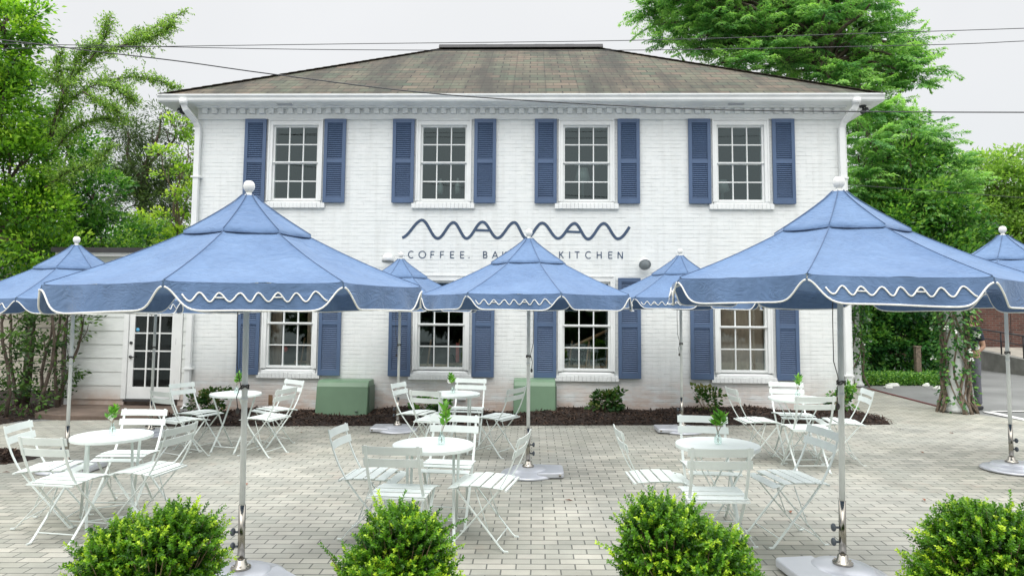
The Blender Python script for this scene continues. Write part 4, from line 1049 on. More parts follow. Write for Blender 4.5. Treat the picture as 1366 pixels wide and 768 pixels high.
# white debris and fallen leaves
for k,(x,y,lab) in enumerate([(3.1-1.9,4.9,''),(-3.0,7.4,''),(-3.2,5.2,''),(1.9,7.0,''),(4.9,9.0,''),(-6.0,8.0,''),(-5.7,8.5,''),(3.7,6.8,''),(6.1,10.4,''),(-3.5,10.6,''),(2.3,6.4,''),(.4,6.8,'')]):
    P = np.zeros((1,3)); o = leaf_obj('fallen_leaf', P, np.array([[math.cos(k*2.),math.sin(k*2.),.1]]), np.array([[0,.1,1.]]), .05+.02*(k%3), .028, np.array([.5]), M['fallen'], None, .35)
    o.location = (x,y,gz(x)-.004); tag(o, 'small reddish brown fallen leaf lying loose on the grey pavers', 'leaf', 'fallen leaves scattered on the pavers')

n = 1200; x = rng.uniform(-6,5.6,n); y = 11.22-np.abs(rng.normal(size=n))*.28
P = np.stack([x,y,SL*x-.008],1); o = leaf_obj('bark_litter', P, unit(n)*np.array([1,1,.15]), unit(n)*.3+np.array([0,0,1]), .018+.02*rng.random(n), .010, .5+.3*rng.normal(size=n), M['mulch'])
tag(o, 'scattered bark crumbs spilled from the bed onto the paving edge', 'bark litter', None, 'stuff')
# ================================================================== ARBOR AND VINES (right)
arb = empty('arbor', (7.45,14.5,gz(7.4)), 0, 'white arbor on round columns wrapped in vines, right of the house', 'arbor')
cols = ((7.43,12.55),(7.56,16.7))
for (x,y) in cols:
    c = MB(); c.lathe([(.001,0),(.20,0),(.20,.06),(.175,.075),(.165,.11),(.15,.13),(.145,.8),(.13,2.35),(.155,2.38),(.17,2.42),(.17,2.46),(.001,2.46)], (x-7.45,y-14.5,0), 32); c.build('column', M['white_paint'], arb)
mb = MB(); mb.box(-.12,.12,-2.4,2.7,2.461,2.62); mb.build('beam', M['white_paint'], arb, bevel=.006)
mb = MB()
for k in range(9): mb.box(-1.4,.5,-2.2+k*.56,-2.13+k*.56,2.622,2.74)
mb.build('rafter', M['white_paint'], arb)
def vine(label, x, y, H_, nst, nl, fl, rr=.17, seed=2):
    root = empty('climbing_vine', (x,y,gz(x)), 0, label, 'vine', 'vines climbing the arbor columns'); s = MB(); rnd = random.Random(seed); P=[];A=[]
    for k in range(nst):
        a0 = rnd.uniform(0,6.3); tw = rnd.uniform(-2.2,2.2); pts=[]; m = 22; r0 = rnd.uniform(.011,.026); hh_ = H_*rnd.uniform(.75,1.05)
        for i in range(m+1):
            t = i/m; a = a0+tw*t+.35*math.sin(t*9+k); r = rr+.02+.05*abs(math.sin(t*5+k*1.7))+(.10*(1-t*8) if t<.125 else 0)+.10*max(0,t-.6)
            pts.append((r*math.cos(a), r*math.sin(a), t*hh_-.02))
        s.tube(pts, [r0*(1-.5*i/m) for i in range(m+1)], 6)
    s.build('stem', M['bark_pale'], root)
    n = nl; z = rng.random(n)**.75*H_; a = rng.random(n)*6.3
    clump = .5+.5*np.sin(a*2+z*4.2)*np.cos(z*6.5+a); keep = rng.random(n) < (.25+.75*clump)*(.45+.55*np.clip(z/H_*1.4,0,1)); z=z[keep]; a=a[keep]; n=len(z)
    r = rr+.05+.15*rng.random(n)**1.5*(.7+.9*z/H_); P = np.stack([r*np.cos(a), r*np.sin(a), z],1)
    leaf_obj('leaves', P, np.stack([np.cos(a),np.sin(a),-.6+0*a],1)+unit(n)*.7, np.stack([np.cos(a),np.sin(a),.6+0*a],1)+unit(n)*.4, .05+.045*rng.random(n), .04+.03*rng.random(n), .45+.28*rng.normal(size=n), M['leaf_ivy'], root)
    f = MB()
    for k in range(fl):
        a = rnd.uniform(0,6.3); z = rnd.uniform(.8,H_); q = Vector((( rr+.2)*math.cos(a),(rr+.2)*math.sin(a),z))
        for j in range(5): f.ball(q+Vector((rnd.uniform(-.03,.03),rnd.uniform(-.03,.03),rnd.uniform(-.03,.03))), .018, 4, (1,1,.7))
    f.build('blossom', M['blossom'], root)
vine('thick twisting vine with white flowers around the nearer arbor column', 7.43, 12.55, 2.6, 30, 3600, 34, .155, 4)
vine('leafy vine around the farther arbor column beside the house corner', 7.56, 16.7, 2.5, 11, 4200, 16, .15, 7)
# hanging foliage along the beam
root = empty('beam_vine', (7.45,14.4,gz(7.4)), 0, 'leafy vine trailing along the arbor beam between the columns', 'vine')
crown(root, [((0,-1.6,2.35),(.45,.7,.30)),((0,1.6,2.3),(.45,.9,.35)),((-.0,0,2.45),(.4,.9,.24))], M['leaf_ivy'], dens=60, rc=.09, per=40, ln=.08, wd=.055, name='leaves')
# hedge behind and ground cover
root = empty('ivy_hedge', (9.3,18.3,gz(9.3)), 0, 'tall dark green ivy covered hedge beyond the arbor', 'hedge')
crown(root, [((-.9,0,1.0),(1.1,.6,1.2)),((.4,.1,.9),(1.0,.6,1.1)),((-.2,.1,2.1),(1.7,.7,.9)),((1.3,.5,1.6),(.7,.5,.9))], M['leaf_ivy'], dens=120, rc=.13, per=70, ln=.095, wd=.065, name='foliage', shell=.35, toff=.02)
s = MB()
for k in range(16): limb(s, (-1.6+.2*k,0,-.05), (-1.7+.22*k,0,2.0), .03,.012,.05)
s.build('stem', M['bark'], root)
n = 9000; P = np.stack([rng.uniform(7.75,9.9,n), rng.uniform(16.85,17.6,n), 0*rng.random(n)],1); P[:,2] = SL*P[:,0]+rng.random(n)**1.6*.26
leaf_o = leaf_obj('ground_cover', P, unit(n)+np.array([0,0,.6]), unit(n)*.6+np.array([0,-.3,.8]), .06, .035, .62+.25*rng.normal(size=n), M['leaf_glossy'])
tag(leaf_o, 'bright green ground cover growing at the foot of the ivy hedge', 'ground cover', None, 'stuff')
mb = MB()
mb.box(-.06,.06,-.06,.06,-.02,.85); mb.box(-.07,.07,-.07,.07,.851,.89); o = tag(mb.build('garden_post', M['bark_pale'], bevel=.008), 'pale square post half hidden at the right of the ivy hedge', 'post'); o.location = (9.35,17.3,gz(9.3))
for k,(x,y,w) in enumerate(((8.15,16.35,.16),(8.45,16.75,.30),(9.1,16.1,.14),(9.2,16.7,.22))):
    mb = MB(); mb.box(-w/2,w/2,-.06,.06,0,.05); mb.box(-w/2*.7,w/2*.9,-.05,.02,.051,.075)
    o = tag(mb.build('stone_block', M['blossom'], bevel=.012), 'small white stone block lying on the asphalt before the ground cover', 'stone', 'white stone blocks by the ground cover'); o.location = (x,y,gz(x)-.02); o.rotation_euler.z = .3*k
for k,(x,y) in enumerate(((10.2,14.2),(10.38,14.25),(10.3,14.05),(10.6,14.3))):
    mb = MB(); mb.ball((0,0,.04), .06, 7, (1.3,1,.7)); o = tag(mb.build('stone', M['pale_debris']), 'small pale stone lying on the asphalt before the ramp', 'stone', 'pale stones on the asphalt'); o.location = (x,y,gz(x)-.02)

# ================================================================== BRICK BUILDING WITH RAMP (right)
bb = empty('brick_building', (17,23,0), 0, 'low red brick building beyond the parking area at the right edge', 'building')
mb = MB(); mb.box(-3.2,9,0,8,-.3,3.5); mb.build('wall', M['brick_red'], bb)
mb = MB(); mb.box(-2.95,-2.68,-.12,-.002,.3,3.0); mb.build('post', M['dark_red'], bb, bevel=.01)
mb = MB(); mb.box(.1,1.3,-.04,-.002,1.3,2.4); mb.build('window_frame', M['dark_red'], bb)
mb = MB(); mb.box(.18,1.22,-.05,-.042,1.38,2.32); mb.build('window_glass', M['glass_low'], bb)
mb = MB(); mb.box(-3.4,9.2,-.3,8.3,3.502,3.65); mb.build('roof', M['dark_trim'], bb)
rp_ = empty('access_ramp', (13.2,20.5,gz(13.2)), 0, 'concrete access ramp with black railings before the brick building', 'ramp')
mb = MB()
mb.add([(0,-6,-.1),(0,1.6,-.1),(0,1.6,.62),(0,-6,.05),(.25,-6,-.1),(.25,1.6,-.1),(.25,1.6,.62),(.25,-6,.05)],[(0,3,2,1),(4,5,6,7),(3,7,6,2),(0,4,7,3),(1,2,6,5)]); mb.build('retaining_wall', M['concrete'], rp_)
mb = MB(); mb.add([(.251,-6,.02),(2.2,-6,.02),(2.2,1.6,.60),(.251,1.6,.60)],[(0,1,2,3)]); mb.build('deck', M['ramp_deck'], rp_)
mb = MB()
for off in (.125, 2.0):
    pts = lambda dz: [(off,y,.05+(y+6)/7.6*.57+dz) for y in (-6,-4,-2,0,1.5)]
    mb.tube(pts(.62), .022, 8); mb.tube(pts(.36), .016, 8)
    for y in np.arange(-5.6,1.6,.9): z = .05+(y+6)/7.6*.57; mb.tube([(off,y,z-.02),(off,y,z+.62)], .020, 8)
mb.build('railing', M['rail_metal'], rp_)

# ================================================================== PERSON behind the column
def person():
    root = empty('person', (7.95,12.95,gz(7.9)-.01), R(105), 'person in a navy short sleeved shirt and grey trousers standing behind the vine covered column', 'person')
    def skin(name, verts, edges, rad, mat, sub=2):
        me = bpy.data.meshes.new(name); me.from_pydata(verts, edges, []); o = bpy.data.objects.new(name, me); col.objects.link(o); o.parent = root
        md = o.modifiers.new('s','SKIN'); me.skin_vertices.new() if not me.skin_vertices else None
        for i, r in enumerate(rad): me.skin_vertices[0].data[i].radius = (r if hasattr(r,'__len__') else (r,r))
        me.skin_vertices[0].data[0].use_root = True
        o.modifiers.new('u','SUBSURF').levels = sub; o.modifiers['u'].render_levels = sub; me.materials.append(mat)
        dg = bpy.context.evaluated_depsgraph_get(); ev = bpy.data.meshes.new_from_object(o.evaluated_get(dg)); 
        ev.polygons.foreach_set('use_smooth', [True]*len(ev.polygons)); o.modifiers.clear(); o.data = ev
        if not ev.materials: ev.materials.append(mat)
        return o
    V=[(0,0,.93)];E=[];Rr=[(.15,.11)]
    def ch(start, pts):
        p = start
        for (v,r) in pts: V.append(v); Rr.append(r); E.append((p,len(V)-1)); p = len(V)-1
        return p
    c = ch(0, [((0,0,1.10),(.135,.10)),((0,.0,1.28),(.155,.105)),((0,0,1.42),(.13,.085)),((0,.01,1.50),(.055,.055)),((0,.02,1.56),(.052,.055)),((0,.02,1.66),(.078,.095)),((0,.015,1.74),(.06,.075))])
    for s in (-1,1):
        ch(0, [((s*.09,0,.86),(.088,.09)),((s*.105,.01,.50),.058),((s*.11,-.01,.28),.052),((s*.115,-.02,.08),.038),((s*.12,.03,.04),(.038,.035)),((s*.13,.14,.025),(.036,.022))])
        el = (s*.25,-.03,1.12); wr = (s*.20,.16,.98)
        w = ch(3, [((s*.17,0,1.42),.058),((s*.215,-.01,1.28),.046),(el,.038),((s*.235,.08,1.04),.036),(wr,.026),((s*.19,.21,.955),(.03,.018))])
        for k in range(4):
            o_ = (k-1.5)*.019; ch(w, [((s*.19+o_,.25,.945),.0095),((s*.188+o_,.285-.004*abs(k-1.5),.930),.0085),((s*.186+o_,.30,.908),.0075)])
        ch(w, [((s*.165,.215,.975),.010),((s*.150,.24,.97),.009)])
    skin('body', V, E, Rr, M['skin'])
    # shirt and trousers as shells
    V=[(0,0,.95)];E=[];Rr=[(.165,.122)]
    ch(0, [((0,0,1.10),(.15,.115)),((0,0,1.28),(.168,.118)),((0,0,1.42),(.142,.097)),((0,.005,1.475),(.07,.065))])
    for s in (-1,1): ch(3, [((s*.17,0,1.425),.068),((s*.215,-.01,1.28),.058),((s*.232,-.018,1.20),.056)])
    skin('shirt', V, E, Rr, M['navy_shirt'])
    V=[(0,0,.98)];E=[];Rr=[(.157,.118)]
    ch(0,[((0,0,.90),(.165,.12))])
    for s in (-1,1): ch(1, [((s*.09,0,.82),(.10,.10)),((s*.105,.01,.50),.073),((s*.11,-.01,.28),.064),((s*.115,-.015,.07),.058)])
    skin('trousers', V, E, Rr, M['grey_trousers'])
    h = MB(); h.ball((0,.0,1.725), .095, 10, (.92,1.05,.85)); h.build('hair', M['hair'], root)
    f = MB()
    f.ball((0,.118,1.655), .014, 6, (.8,1,1.3))
    for s in (-1,1): f.ball((s*.083,.02,1.66), .018, 6, (.4,.8,1.3))
    f.build('nose_and_ears', M['skin'], root)
    f = MB()
    for s in (-1,1): f.ball((s*.03,.103,1.685), .011, 6)
    f.box(-.024,.024,.106,.112,1.612,1.619); f.build('eyes_and_mouth', M['hair'], root)
    f = MB()
    for s in (-1,1): f.box(s*.12-.045,s*.12+.045,-.07,.20,-.0,.07)
    f.build('shoe', M['black'], root, bevel=.02)
person()

# ================================================================== TREES
tree('leafy_tree', 'tall bright yellow green tree at the far left edge', (-10.609, 13, -0.21), (-10.634, 13.0, 3.369), [((-10.801, 13.0, 6.932), (1.09, 0.88, 1.05)), ((-10.383, 13.0, 7.462), (0.7, 0.56, 0.59)), ((-10.41, 13.0, 5.579), (0.73, 0.58, 0.98)), ((-10.712, 13.3, 4.303), (1.12, 0.9, 1.0)), ((-10.053, 13.2, 4.659), (0.54, 0.43, 0.68)), ((-9.905, 13.4, 3.572), (0.8, 0.64, 0.72)), ((-11.484, 13.2, 5.637), (0.85, 0.68, 1.99)), ((-9.708, 13.4, 2.827), (0.87, 0.69, 0.58))],
     'leaf_bright', r0=0.16, group='trees beside and behind the house', dens=95, rc=0.14, per=62, ln=0.095, wd=0.05)
tree('dark_tree', 'dark green broadleaf tree behind the bright one at the left', (-10.72, 16, -0.21), (-10.791, 16.0, 3.208), [((-11.81, 15.5, 6.661), (0.92, 0.74, 0.84)), ((-10.827, 15.5, 5.071), (0.87, 0.7, 1.04)), ((-10.089, 15.5, 4.462), (0.75, 0.6, 1.0)), ((-11.152, 15.5, 3.16), (1.5, 1.2, 1.0)), ((-9.756, 15.5, 3.168), (1.0, 0.8, 0.84))],
     'leaf_glossy', r0=0.15, group='trees beside and behind the house', dens=62, rc=0.16, per=60, ln=0.1, wd=0.055)
tree('pine_tree', 'sparse dark pine with sky gaps left of the house', (-12.409, 22, -0.24), (-12.712, 22.0, 5.706), [((-13.303, 22.0, 7.566), (1.0, 0.8, 0.62)), ((-12.618, 22.0, 6.324), (1.31, 1.04, 0.66)), ((-13.737, 22.0, 6.322), (0.85, 0.68, 0.57)), ((-12.799, 22.0, 4.968), (1.42, 1.14, 0.83)), ((-11.683, 22.0, 7.567), (0.62, 0.49, 0.43)), ((-12.21, 22.0, 8.192), (0.52, 0.42, 0.21)), ((-11.839, 22.0, 5.585), (0.81, 0.65, 1.07))],
     'leaf_pine', r0=0.16, group='trees beside and behind the house', dens=75, rc=0.2, per=70, ln=0.14, wd=0.03, shell=0.3)
tree('maple_tree', 'layered yellow green tree touching the left house wall', (-8.645, 17, -0.18), (-8.87, 17.0, 4.063), [((-8.94, 17.0, 6.449), (0.4, 0.32, 0.26)), ((-8.718, 17.0, 5.776), (0.48, 0.38, 0.29)), ((-8.977, 17.0, 5.164), (0.55, 0.44, 0.24)), ((-8.627, 17.0, 4.594), (0.48, 0.38, 0.28)), ((-9.113, 17.0, 3.967), (0.66, 0.53, 0.28)), ((-9.748, 17.0, 3.305), (0.83, 0.66, 0.37)), ((-8.806, 17.0, 3.498), (0.55, 0.44, 0.33)), ((-9.385, 17.0, 5.679), (0.26, 0.21, 0.15))],
     'leaf_maple', r0=0.05, bark='bark_pale', group='trees beside and behind the house', dens=110, rc=0.1, per=46, ln=0.085, wd=0.055)
tree('background_tree', 'mid green tree low behind the left umbrellas', (-12.953, 20, -0.25), (-13.201, 20.0, 2.458), [((-12.909, 19.0, 3.261), (2.25, 1.8, 0.82)), ((-10.672, 19.0, 3.273), (1.13, 0.9, 0.82)), ((-14.315, 19.0, 3.464), (1.84, 1.48, 1.02))],
     'leaf_glossy', r0=0.12, group='trees beside and behind the house', dens=80, rc=0.2, per=50, ln=0.12, wd=0.06)
tree('cypress_tree', 'huge feathery green cypress rising behind the right roof slope', (10.057, 24, 0.1), (10.163, 24.0, 11.167), [((12.52, 22.621, 9.858), (0.59, 0.47, 0.36)), ((6.14, 22.551, 11.345), (0.61, 0.49, 0.38)), ((5.499, 23.269, 10.754), (0.42, 0.34, 0.26)), ((10.596, 22.085, 8.89), (0.44, 0.35, 0.27)), ((9.609, 23.352, 13.154), (0.62, 0.49, 0.38)), ((9.082, 23.872, 13.754), (0.48, 0.38, 0.29)), ((9.19, 24.269, 10.897), (0.55, 0.44, 0.34)), ((7.385, 22.48, 10.302), (0.6, 0.48, 0.37)), ((7.298, 22.764, 11.064), (0.59, 0.47, 0.36)), ((8.687, 23.441, 13.122), (0.67, 0.53, 0.41)), ((11.674, 23.338, 11.754), (0.66, 0.53, 0.41)), ((7.59, 25.072, 11.592), (0.69, 0.56, 0.43)), ((9.32, 22.733, 13.307), (0.57, 0.45, 0.35)), ((4.759, 24.135, 11.419), (0.47, 0.38, 0.29)), ((4.549, 23.756, 13.717), (0.61, 0.49, 0.38)), ((9.854, 24.879, 9.921), (0.59, 0.47, 0.36)), ((10.984, 25.09, 14.11), (0.56, 0.45, 0.35)), ((7.265, 23.293, 13.022), (0.55, 0.44, 0.34)), ((9.745, 23.367, 11.665), (0.49, 0.39, 0.3)), ((9.648, 22.024, 9.078), (0.49, 0.39, 0.3)), ((11.928, 25.386, 10.376), (0.58, 0.46, 0.36)), ((9.059, 25.529, 10.618), (0.68, 0.54, 0.42)), ((8.543, 24.567, 13.14), (0.71, 0.57, 0.44)), ((10.477, 24.77, 13.131), (0.56, 0.45, 0.35)), ((10.656, 23.356, 11.02), (0.47, 0.38, 0.29)), ((11.303, 23.489, 10.318), (0.52, 0.41, 0.32)), ((7.655, 25.296, 13.18), (0.73, 0.58, 0.45)), ((12.206, 22.145, 9.209), (0.42, 0.34, 0.26)), ((11.628, 22.377, 10.182), (0.65, 0.52, 0.4)), ((5.979, 22.986, 12.092), (0.48, 0.39, 0.3)), ((5.218, 23.844, 12.237), (0.44, 0.35, 0.27)), ((10.28, 24.591, 11.164), (0.71, 0.56, 0.44)), ((6.112, 23.089, 13.691), (0.64, 0.51, 0.4)), ((5.28, 23.94, 11.812), (0.5, 0.4, 0.31)), ((5.851, 23.213, 11.205), (0.67, 0.54, 0.41)), ((6.324, 22.275, 12.891), (0.46, 0.37, 0.29)), ((10.67, 23.994, 13.019), (0.53, 0.43, 0.33)), ((11.456, 22.522, 9.199), (0.52, 0.41, 0.32)), ((11.039, 23.973, 11.699), (0.59, 0.47, 0.36)), ((7.985, 23.042, 13.623), (0.61, 0.49, 0.38)), ((10.853, 22.751, 13.598), (0.58, 0.47, 0.36)), ((12.709, 25.252, 9.428), (0.6, 0.48, 0.37)), ((11.845, 22.416, 9.683), (0.62, 0.49, 0.38)), ((4.958, 24.449, 13.019), (0.52, 0.42, 0.32)), ((13.411, 24.472, 11.462), (0.51, 0.41, 0.32)), ((5.375, 23.228, 13.716), (0.59, 0.47, 0.37)), ((9.428, 25.042, 12.079), (0.63, 0.5, 0.39)), ((11.36, 24.853, 11.01), (0.56, 0.44, 0.34)), ((6.643, 22.111, 9.907), (0.47, 0.38, 0.29)), ((10.433, 24.881, 11.724), (0.72, 0.58, 0.45)), ((7.695, 25.454, 15.151), (0.48, 0.38, 0.3)), ((8.981, 22.513, 11.856), (0.59, 0.47, 0.36)), ((9.501, 22.492, 9.7), (0.45, 0.36, 0.28)), ((11.39, 24.239, 13.921), (0.51, 0.41, 0.32)), ((10.713, 23.681, 12.316), (0.46, 0.37, 0.29)), ((13.026, 24.977, 12.18), (0.51, 0.41, 0.31)), ((7.86, 24.365, 13.934), (0.56, 0.44, 0.34)), ((4.419, 25.348, 12.493), (0.7, 0.56, 0.44)), ((4.856, 25.598, 15.316), (0.75, 0.6, 0.46)), ((5.496, 25.295, 13.808), (0.74, 0.59, 0.46)), ((6.355, 23.238, 10.247), (0.6, 0.48, 0.37)), ((10.193, 23.916, 14.295), (0.51, 0.41, 0.31)), ((9.048, 23.56, 10.232), (0.44, 0.35, 0.27)), ((8.015, 24.243, 12.627), (0.53, 0.42, 0.33)), ((12.052, 24.05, 11.438), (0.63, 0.51, 0.39)), ((5.825, 24.376, 13.051), (0.59, 0.47, 0.36)), ((5.762, 22.582, 12.772), (0.54, 0.43, 0.33)), ((9.365, 24.53, 13.229), (0.62, 0.5, 0.39)), ((11.124, 23.1, 12.66), (0.49, 0.4, 0.31)), ((4.399, 24.865, 12.814), (0.68, 0.54, 0.42)), ((11.594, 23.473, 10.659), (0.56, 0.45, 0.35)), ((6.508, 23.861, 11.19), (0.64, 0.51, 0.4)), ((6.748, 23.447, 11.399), (0.68, 0.54, 0.42)), ((5.712, 23.407, 11.882), (0.43, 0.34, 0.26)), ((7.166, 22.451, 11.397), (0.47, 0.37, 0.29)), ((10.691, 21.802, 11.628), (0.5, 0.4, 0.31)), ((7.895, 22.313, 10.648), (0.5, 0.4, 0.31)), ((7.335, 23.007, 9.926), (0.6, 0.48, 0.37)), ((8.474, 23.405, 12.184), (0.65, 0.52, 0.4)), ((9.909, 22.025, 9.508), (0.47, 0.38, 0.29)), ((10.825, 24.004, 9.173), (0.55, 0.44, 0.34)), ((10.73, 22.585, 8.574), (0.42, 0.34, 0.26)), ((4.335, 22.545, 12.707), (0.48, 0.39, 0.3)), ((13.681, 24.779, 11.155), (0.59, 0.47, 0.37)), ((9.315, 21.898, 11.406), (0.57, 0.45, 0.35)), ((5.235, 22.949, 13.085), (0.45, 0.36, 0.28)), ((8.65, 25.525, 14.145), (0.62, 0.5, 0.38)), ((8.38, 22.602, 13.604), (0.65, 0.52, 0.4)), ((6.059, 22.456, 12.293), (0.43, 0.34, 0.27)), ((8.71, 25.127, 12.464), (0.61, 0.49, 0.38)), ((8.614, 22.735, 11.59), (0.53, 0.42, 0.33)), ((10.751, 23.872, 14.111), (0.68, 0.55, 0.42)), ((8.145, 22.903, 10.101), (0.64, 0.51, 0.39)), ((9.031, 22.925, 10.79), (0.44, 0.35, 0.27)), ((11.257, 25.19, 12.567), (0.72, 0.57, 0.44)), ((8.221, 26.0, 13.428), (2.8, 2.24, 1.54)), ((10.759, 26.0, 13.121), (2.24, 1.8, 1.96)), ((5.943, 26.0, 13.144), (1.26, 1.01, 0.98)), ((12.42, 25.5, 10.891), (1.1, 0.88, 1.51))],
     'leaf_cypress', r0=0.2, nb=20, group='trees beside and behind the house', dens=46, L=0.8, per=120, ln=0.12, wd=0.038)
tree('cypress_tree', 'lower feathery cypress directly right of the house corner', (10.229, 21, 0.11), (10.19, 21.0, 4.454), [((9.707, 19.847, 7.592), (0.45, 0.36, 0.3)), ((11.494, 19.362, 6.042), (0.45, 0.36, 0.3)), ((10.594, 20.298, 5.787), (0.42, 0.34, 0.28)), ((10.605, 20.241, 7.368), (0.5, 0.4, 0.34)), ((10.051, 20.576, 5.528), (0.39, 0.31, 0.26)), ((11.661, 18.993, 5.416), (0.34, 0.28, 0.23)), ((11.86, 21.79, 5.037), (0.53, 0.42, 0.35)), ((10.998, 22.441, 5.422), (0.38, 0.3, 0.25)), ((10.99, 19.75, 6.631), (0.32, 0.25, 0.21)), ((10.518, 21.313, 7.554), (0.37, 0.29, 0.24)), ((13.049, 21.864, 6.207), (0.49, 0.39, 0.33)), ((11.836, 20.126, 5.1), (0.49, 0.39, 0.33)), ((10.374, 22.119, 8.007), (0.51, 0.4, 0.34)), ((10.675, 20.537, 6.871), (0.42, 0.34, 0.28)), ((11.303, 21.089, 5.466), (0.35, 0.28, 0.23)), ((11.819, 21.938, 6.528), (0.53, 0.42, 0.35)), ((11.471, 21.944, 6.87), (0.43, 0.35, 0.29)), ((11.021, 19.768, 7.219), (0.35, 0.28, 0.23)), ((10.558, 21.486, 6.559), (0.53, 0.42, 0.35)), ((12.006, 19.935, 5.322), (0.4, 0.32, 0.27)), ((9.071, 19.508, 7.646), (0.44, 0.35, 0.29)), ((12.619, 22.147, 6.305), (0.55, 0.44, 0.36)), ((9.745, 18.961, 4.648), (0.36, 0.29, 0.24)), ((11.249, 19.73, 6.35), (0.4, 0.32, 0.27)), ((9.191, 19.219, 5.797), (0.39, 0.31, 0.26)), ((10.103, 21.698, 7.537), (0.48, 0.38, 0.32)), ((9.155, 18.834, 6.575), (0.4, 0.32, 0.27)), ((8.822, 18.957, 5.471), (0.39, 0.31, 0.26)), ((11.373, 19.736, 6.781), (0.35, 0.28, 0.24)), ((12.64, 22.217, 5.85), (0.46, 0.37, 0.31)), ((9.931, 19.29, 4.988), (0.4, 0.32, 0.27)), ((9.536, 20.413, 6.422), (0.33, 0.27, 0.22)), ((10.256, 19.849, 5.993), (0.42, 0.34, 0.28)), ((10.39, 19.094, 6.743), (0.44, 0.35, 0.29)), ((9.633, 19.711, 4.551), (0.42, 0.33, 0.28)), ((11.719, 21.532, 5.968), (0.49, 0.4, 0.33)), ((9.222, 19.586, 4.749), (0.34, 0.27, 0.23)), ((10.494, 18.903, 4.883), (0.46, 0.37, 0.31)), ((10.179, 20.455, 6.708), (0.5, 0.4, 0.33)), ((8.979, 19.185, 5.093), (0.36, 0.29, 0.24)), ((9.913, 19.412, 5.298), (0.37, 0.3, 0.25)), ((10.571, 20.228, 7.672), (0.32, 0.26, 0.22)), ((11.202, 22.5, 6.105), (0.97, 0.78, 1.33)), ((11.261, 22.5, 7.951), (0.73, 0.58, 0.73)), ((12.408, 22.5, 6.597), (0.85, 0.68, 0.85))],
     'leaf_cypress', r0=0.12, nb=20, group='trees beside and behind the house', dens=50, L=0.66, per=115, ln=0.11, wd=0.034)
tree('leafy_tree', 'glossy dark green tree beyond the arbor, above the near right umbrella', (10.642, 19, 0.11), (10.573, 19.0, 2.988), [((10.637, 19.0, 4.719), (1.13, 0.9, 0.72)), ((9.713, 19.0, 3.999), (1.02, 0.82, 0.92)), ((11.307, 19.0, 4.006), (0.92, 0.74, 0.82)), ((9.94, 19.0, 4.819), (0.61, 0.49, 0.51)), ((10.474, 19.0, 2.987), (1.84, 1.48, 0.92)), ((9.116, 19.5, 3.008), (1.05, 0.84, 1.05)), ((10.281, 19.0, 5.954), (0.66, 0.52, 0.45))],
     'leaf_glossy', r0=0.16, group='trees beside and behind the house', dens=95, rc=0.19, per=60, ln=0.12, wd=0.065, toff=0.1)
tree('pale_tree', 'pale airy green tree at the right edge behind the last umbrella', (18.732, 28, 0.24), (18.827, 28.0, 4.464), [((17.943, 28.0, 7.622), (1.15, 0.92, 0.48)), ((19.279, 28.0, 7.928), (0.97, 0.77, 0.42)), ((18.644, 28.0, 6.866), (1.51, 1.21, 0.66)), ((19.807, 28.0, 6.718), (1.51, 1.21, 1.03)), ((18.158, 28.0, 5.809), (1.57, 1.26, 0.76)), ((20.033, 28.0, 5.366), (1.51, 1.21, 1.21)), ((18.841, 28.0, 4.763), (1.81, 1.45, 1.06))],
     'leaf_pale', r0=0.16, bark='bark_pale', group='trees beside and behind the house', dens=50, rc=0.26, per=60, ln=0.16, wd=0.09)

for k,(x,y,h) in enumerate(((-17,-13,5.0),(-10,-13,5.6),(-4,-15,7.5),(2.0,-14,5.4),(8,-15,6.2),(14,-14,5.5))):
    tree('street_tree', ['broad street tree across the road, reflected in the door panes','broad street tree reflected in the first lower window','tall street tree reflected in the second window','low street tree reflected in the third window','broad street tree reflected in the fourth window','street tree far right across the road'][k], (x,y,0), (x,y,h*.4), [((x,y,h*.42),(3.3,1.5,h*.42)),((x+1.2,y,h*.7),(2.0,1.2,h*.26))], 'leaf_shade', r0=.18, nb=10, group='trees across the street', dens=26, rc=.35, per=50, ln=.38, wd=.24)
# shrubs with dark stems left of the extension

root = empty('tall_shrub', (-9.159,11.9,-0.14), 0, 'dark stemmed tall shrub at the left edge', 'shrub', 'tall shrubs left of the extension')
crown(root, [((0,0,1.8719999999999999),(.55,.4,0.78)),((.1,-.05,1.04),(.42,.35,0.7280000000000001)),((-.1,-.1,.35),(.5,.35,.32))], M['leaf_shade'], dens=34, rc=.10, per=24, ln=.085, wd=.042, name='foliage', shell=.25, toff=.12)
s = MB()
for q in range(1):
    st = limb(s, (.12*math.sin(q*2.1),.1*math.cos(q*2.1),-.05), (.35*math.sin(q*1.7+0),.2*math.cos(q),2.4699999999999998), .035,.012,.05)
    for j in (3,4,5,6): limb(s, st[j], (st[j].x+random.uniform(-.5,.5), st[j].y+random.uniform(-.2,.2), st[j].z+random.uniform(.2,.6)), .012,.004,.05)
s.build('stem', M['bark'], root)

root = empty('tall_shrub', (-8.917,12.3,-0.136), 0, 'tall open shrub with thin leaning stem left of the extension', 'shrub', 'tall shrubs left of the extension')
crown(root, [((0,0,2.016),(.55,.4,0.84)),((.1,-.05,1.1199999999999999),(.42,.35,0.784)),((-.1,-.1,.35),(.5,.35,.32))], M['leaf_shade'], dens=34, rc=.10, per=24, ln=.085, wd=.042, name='foliage', shell=.25, toff=.12)
s = MB()
for q in range(1):
    st = limb(s, (.12*math.sin(q*2.1),.1*math.cos(q*2.1),-.05), (.35*math.sin(q*1.7+1),.2*math.cos(q),2.6599999999999997), .035,.012,.05)
    for j in (3,4,5,6): limb(s, st[j], (st[j].x+random.uniform(-.5,.5), st[j].y+random.uniform(-.2,.2), st[j].z+random.uniform(.2,.6)), .012,.004,.05)
s.build('stem', M['bark'], root)

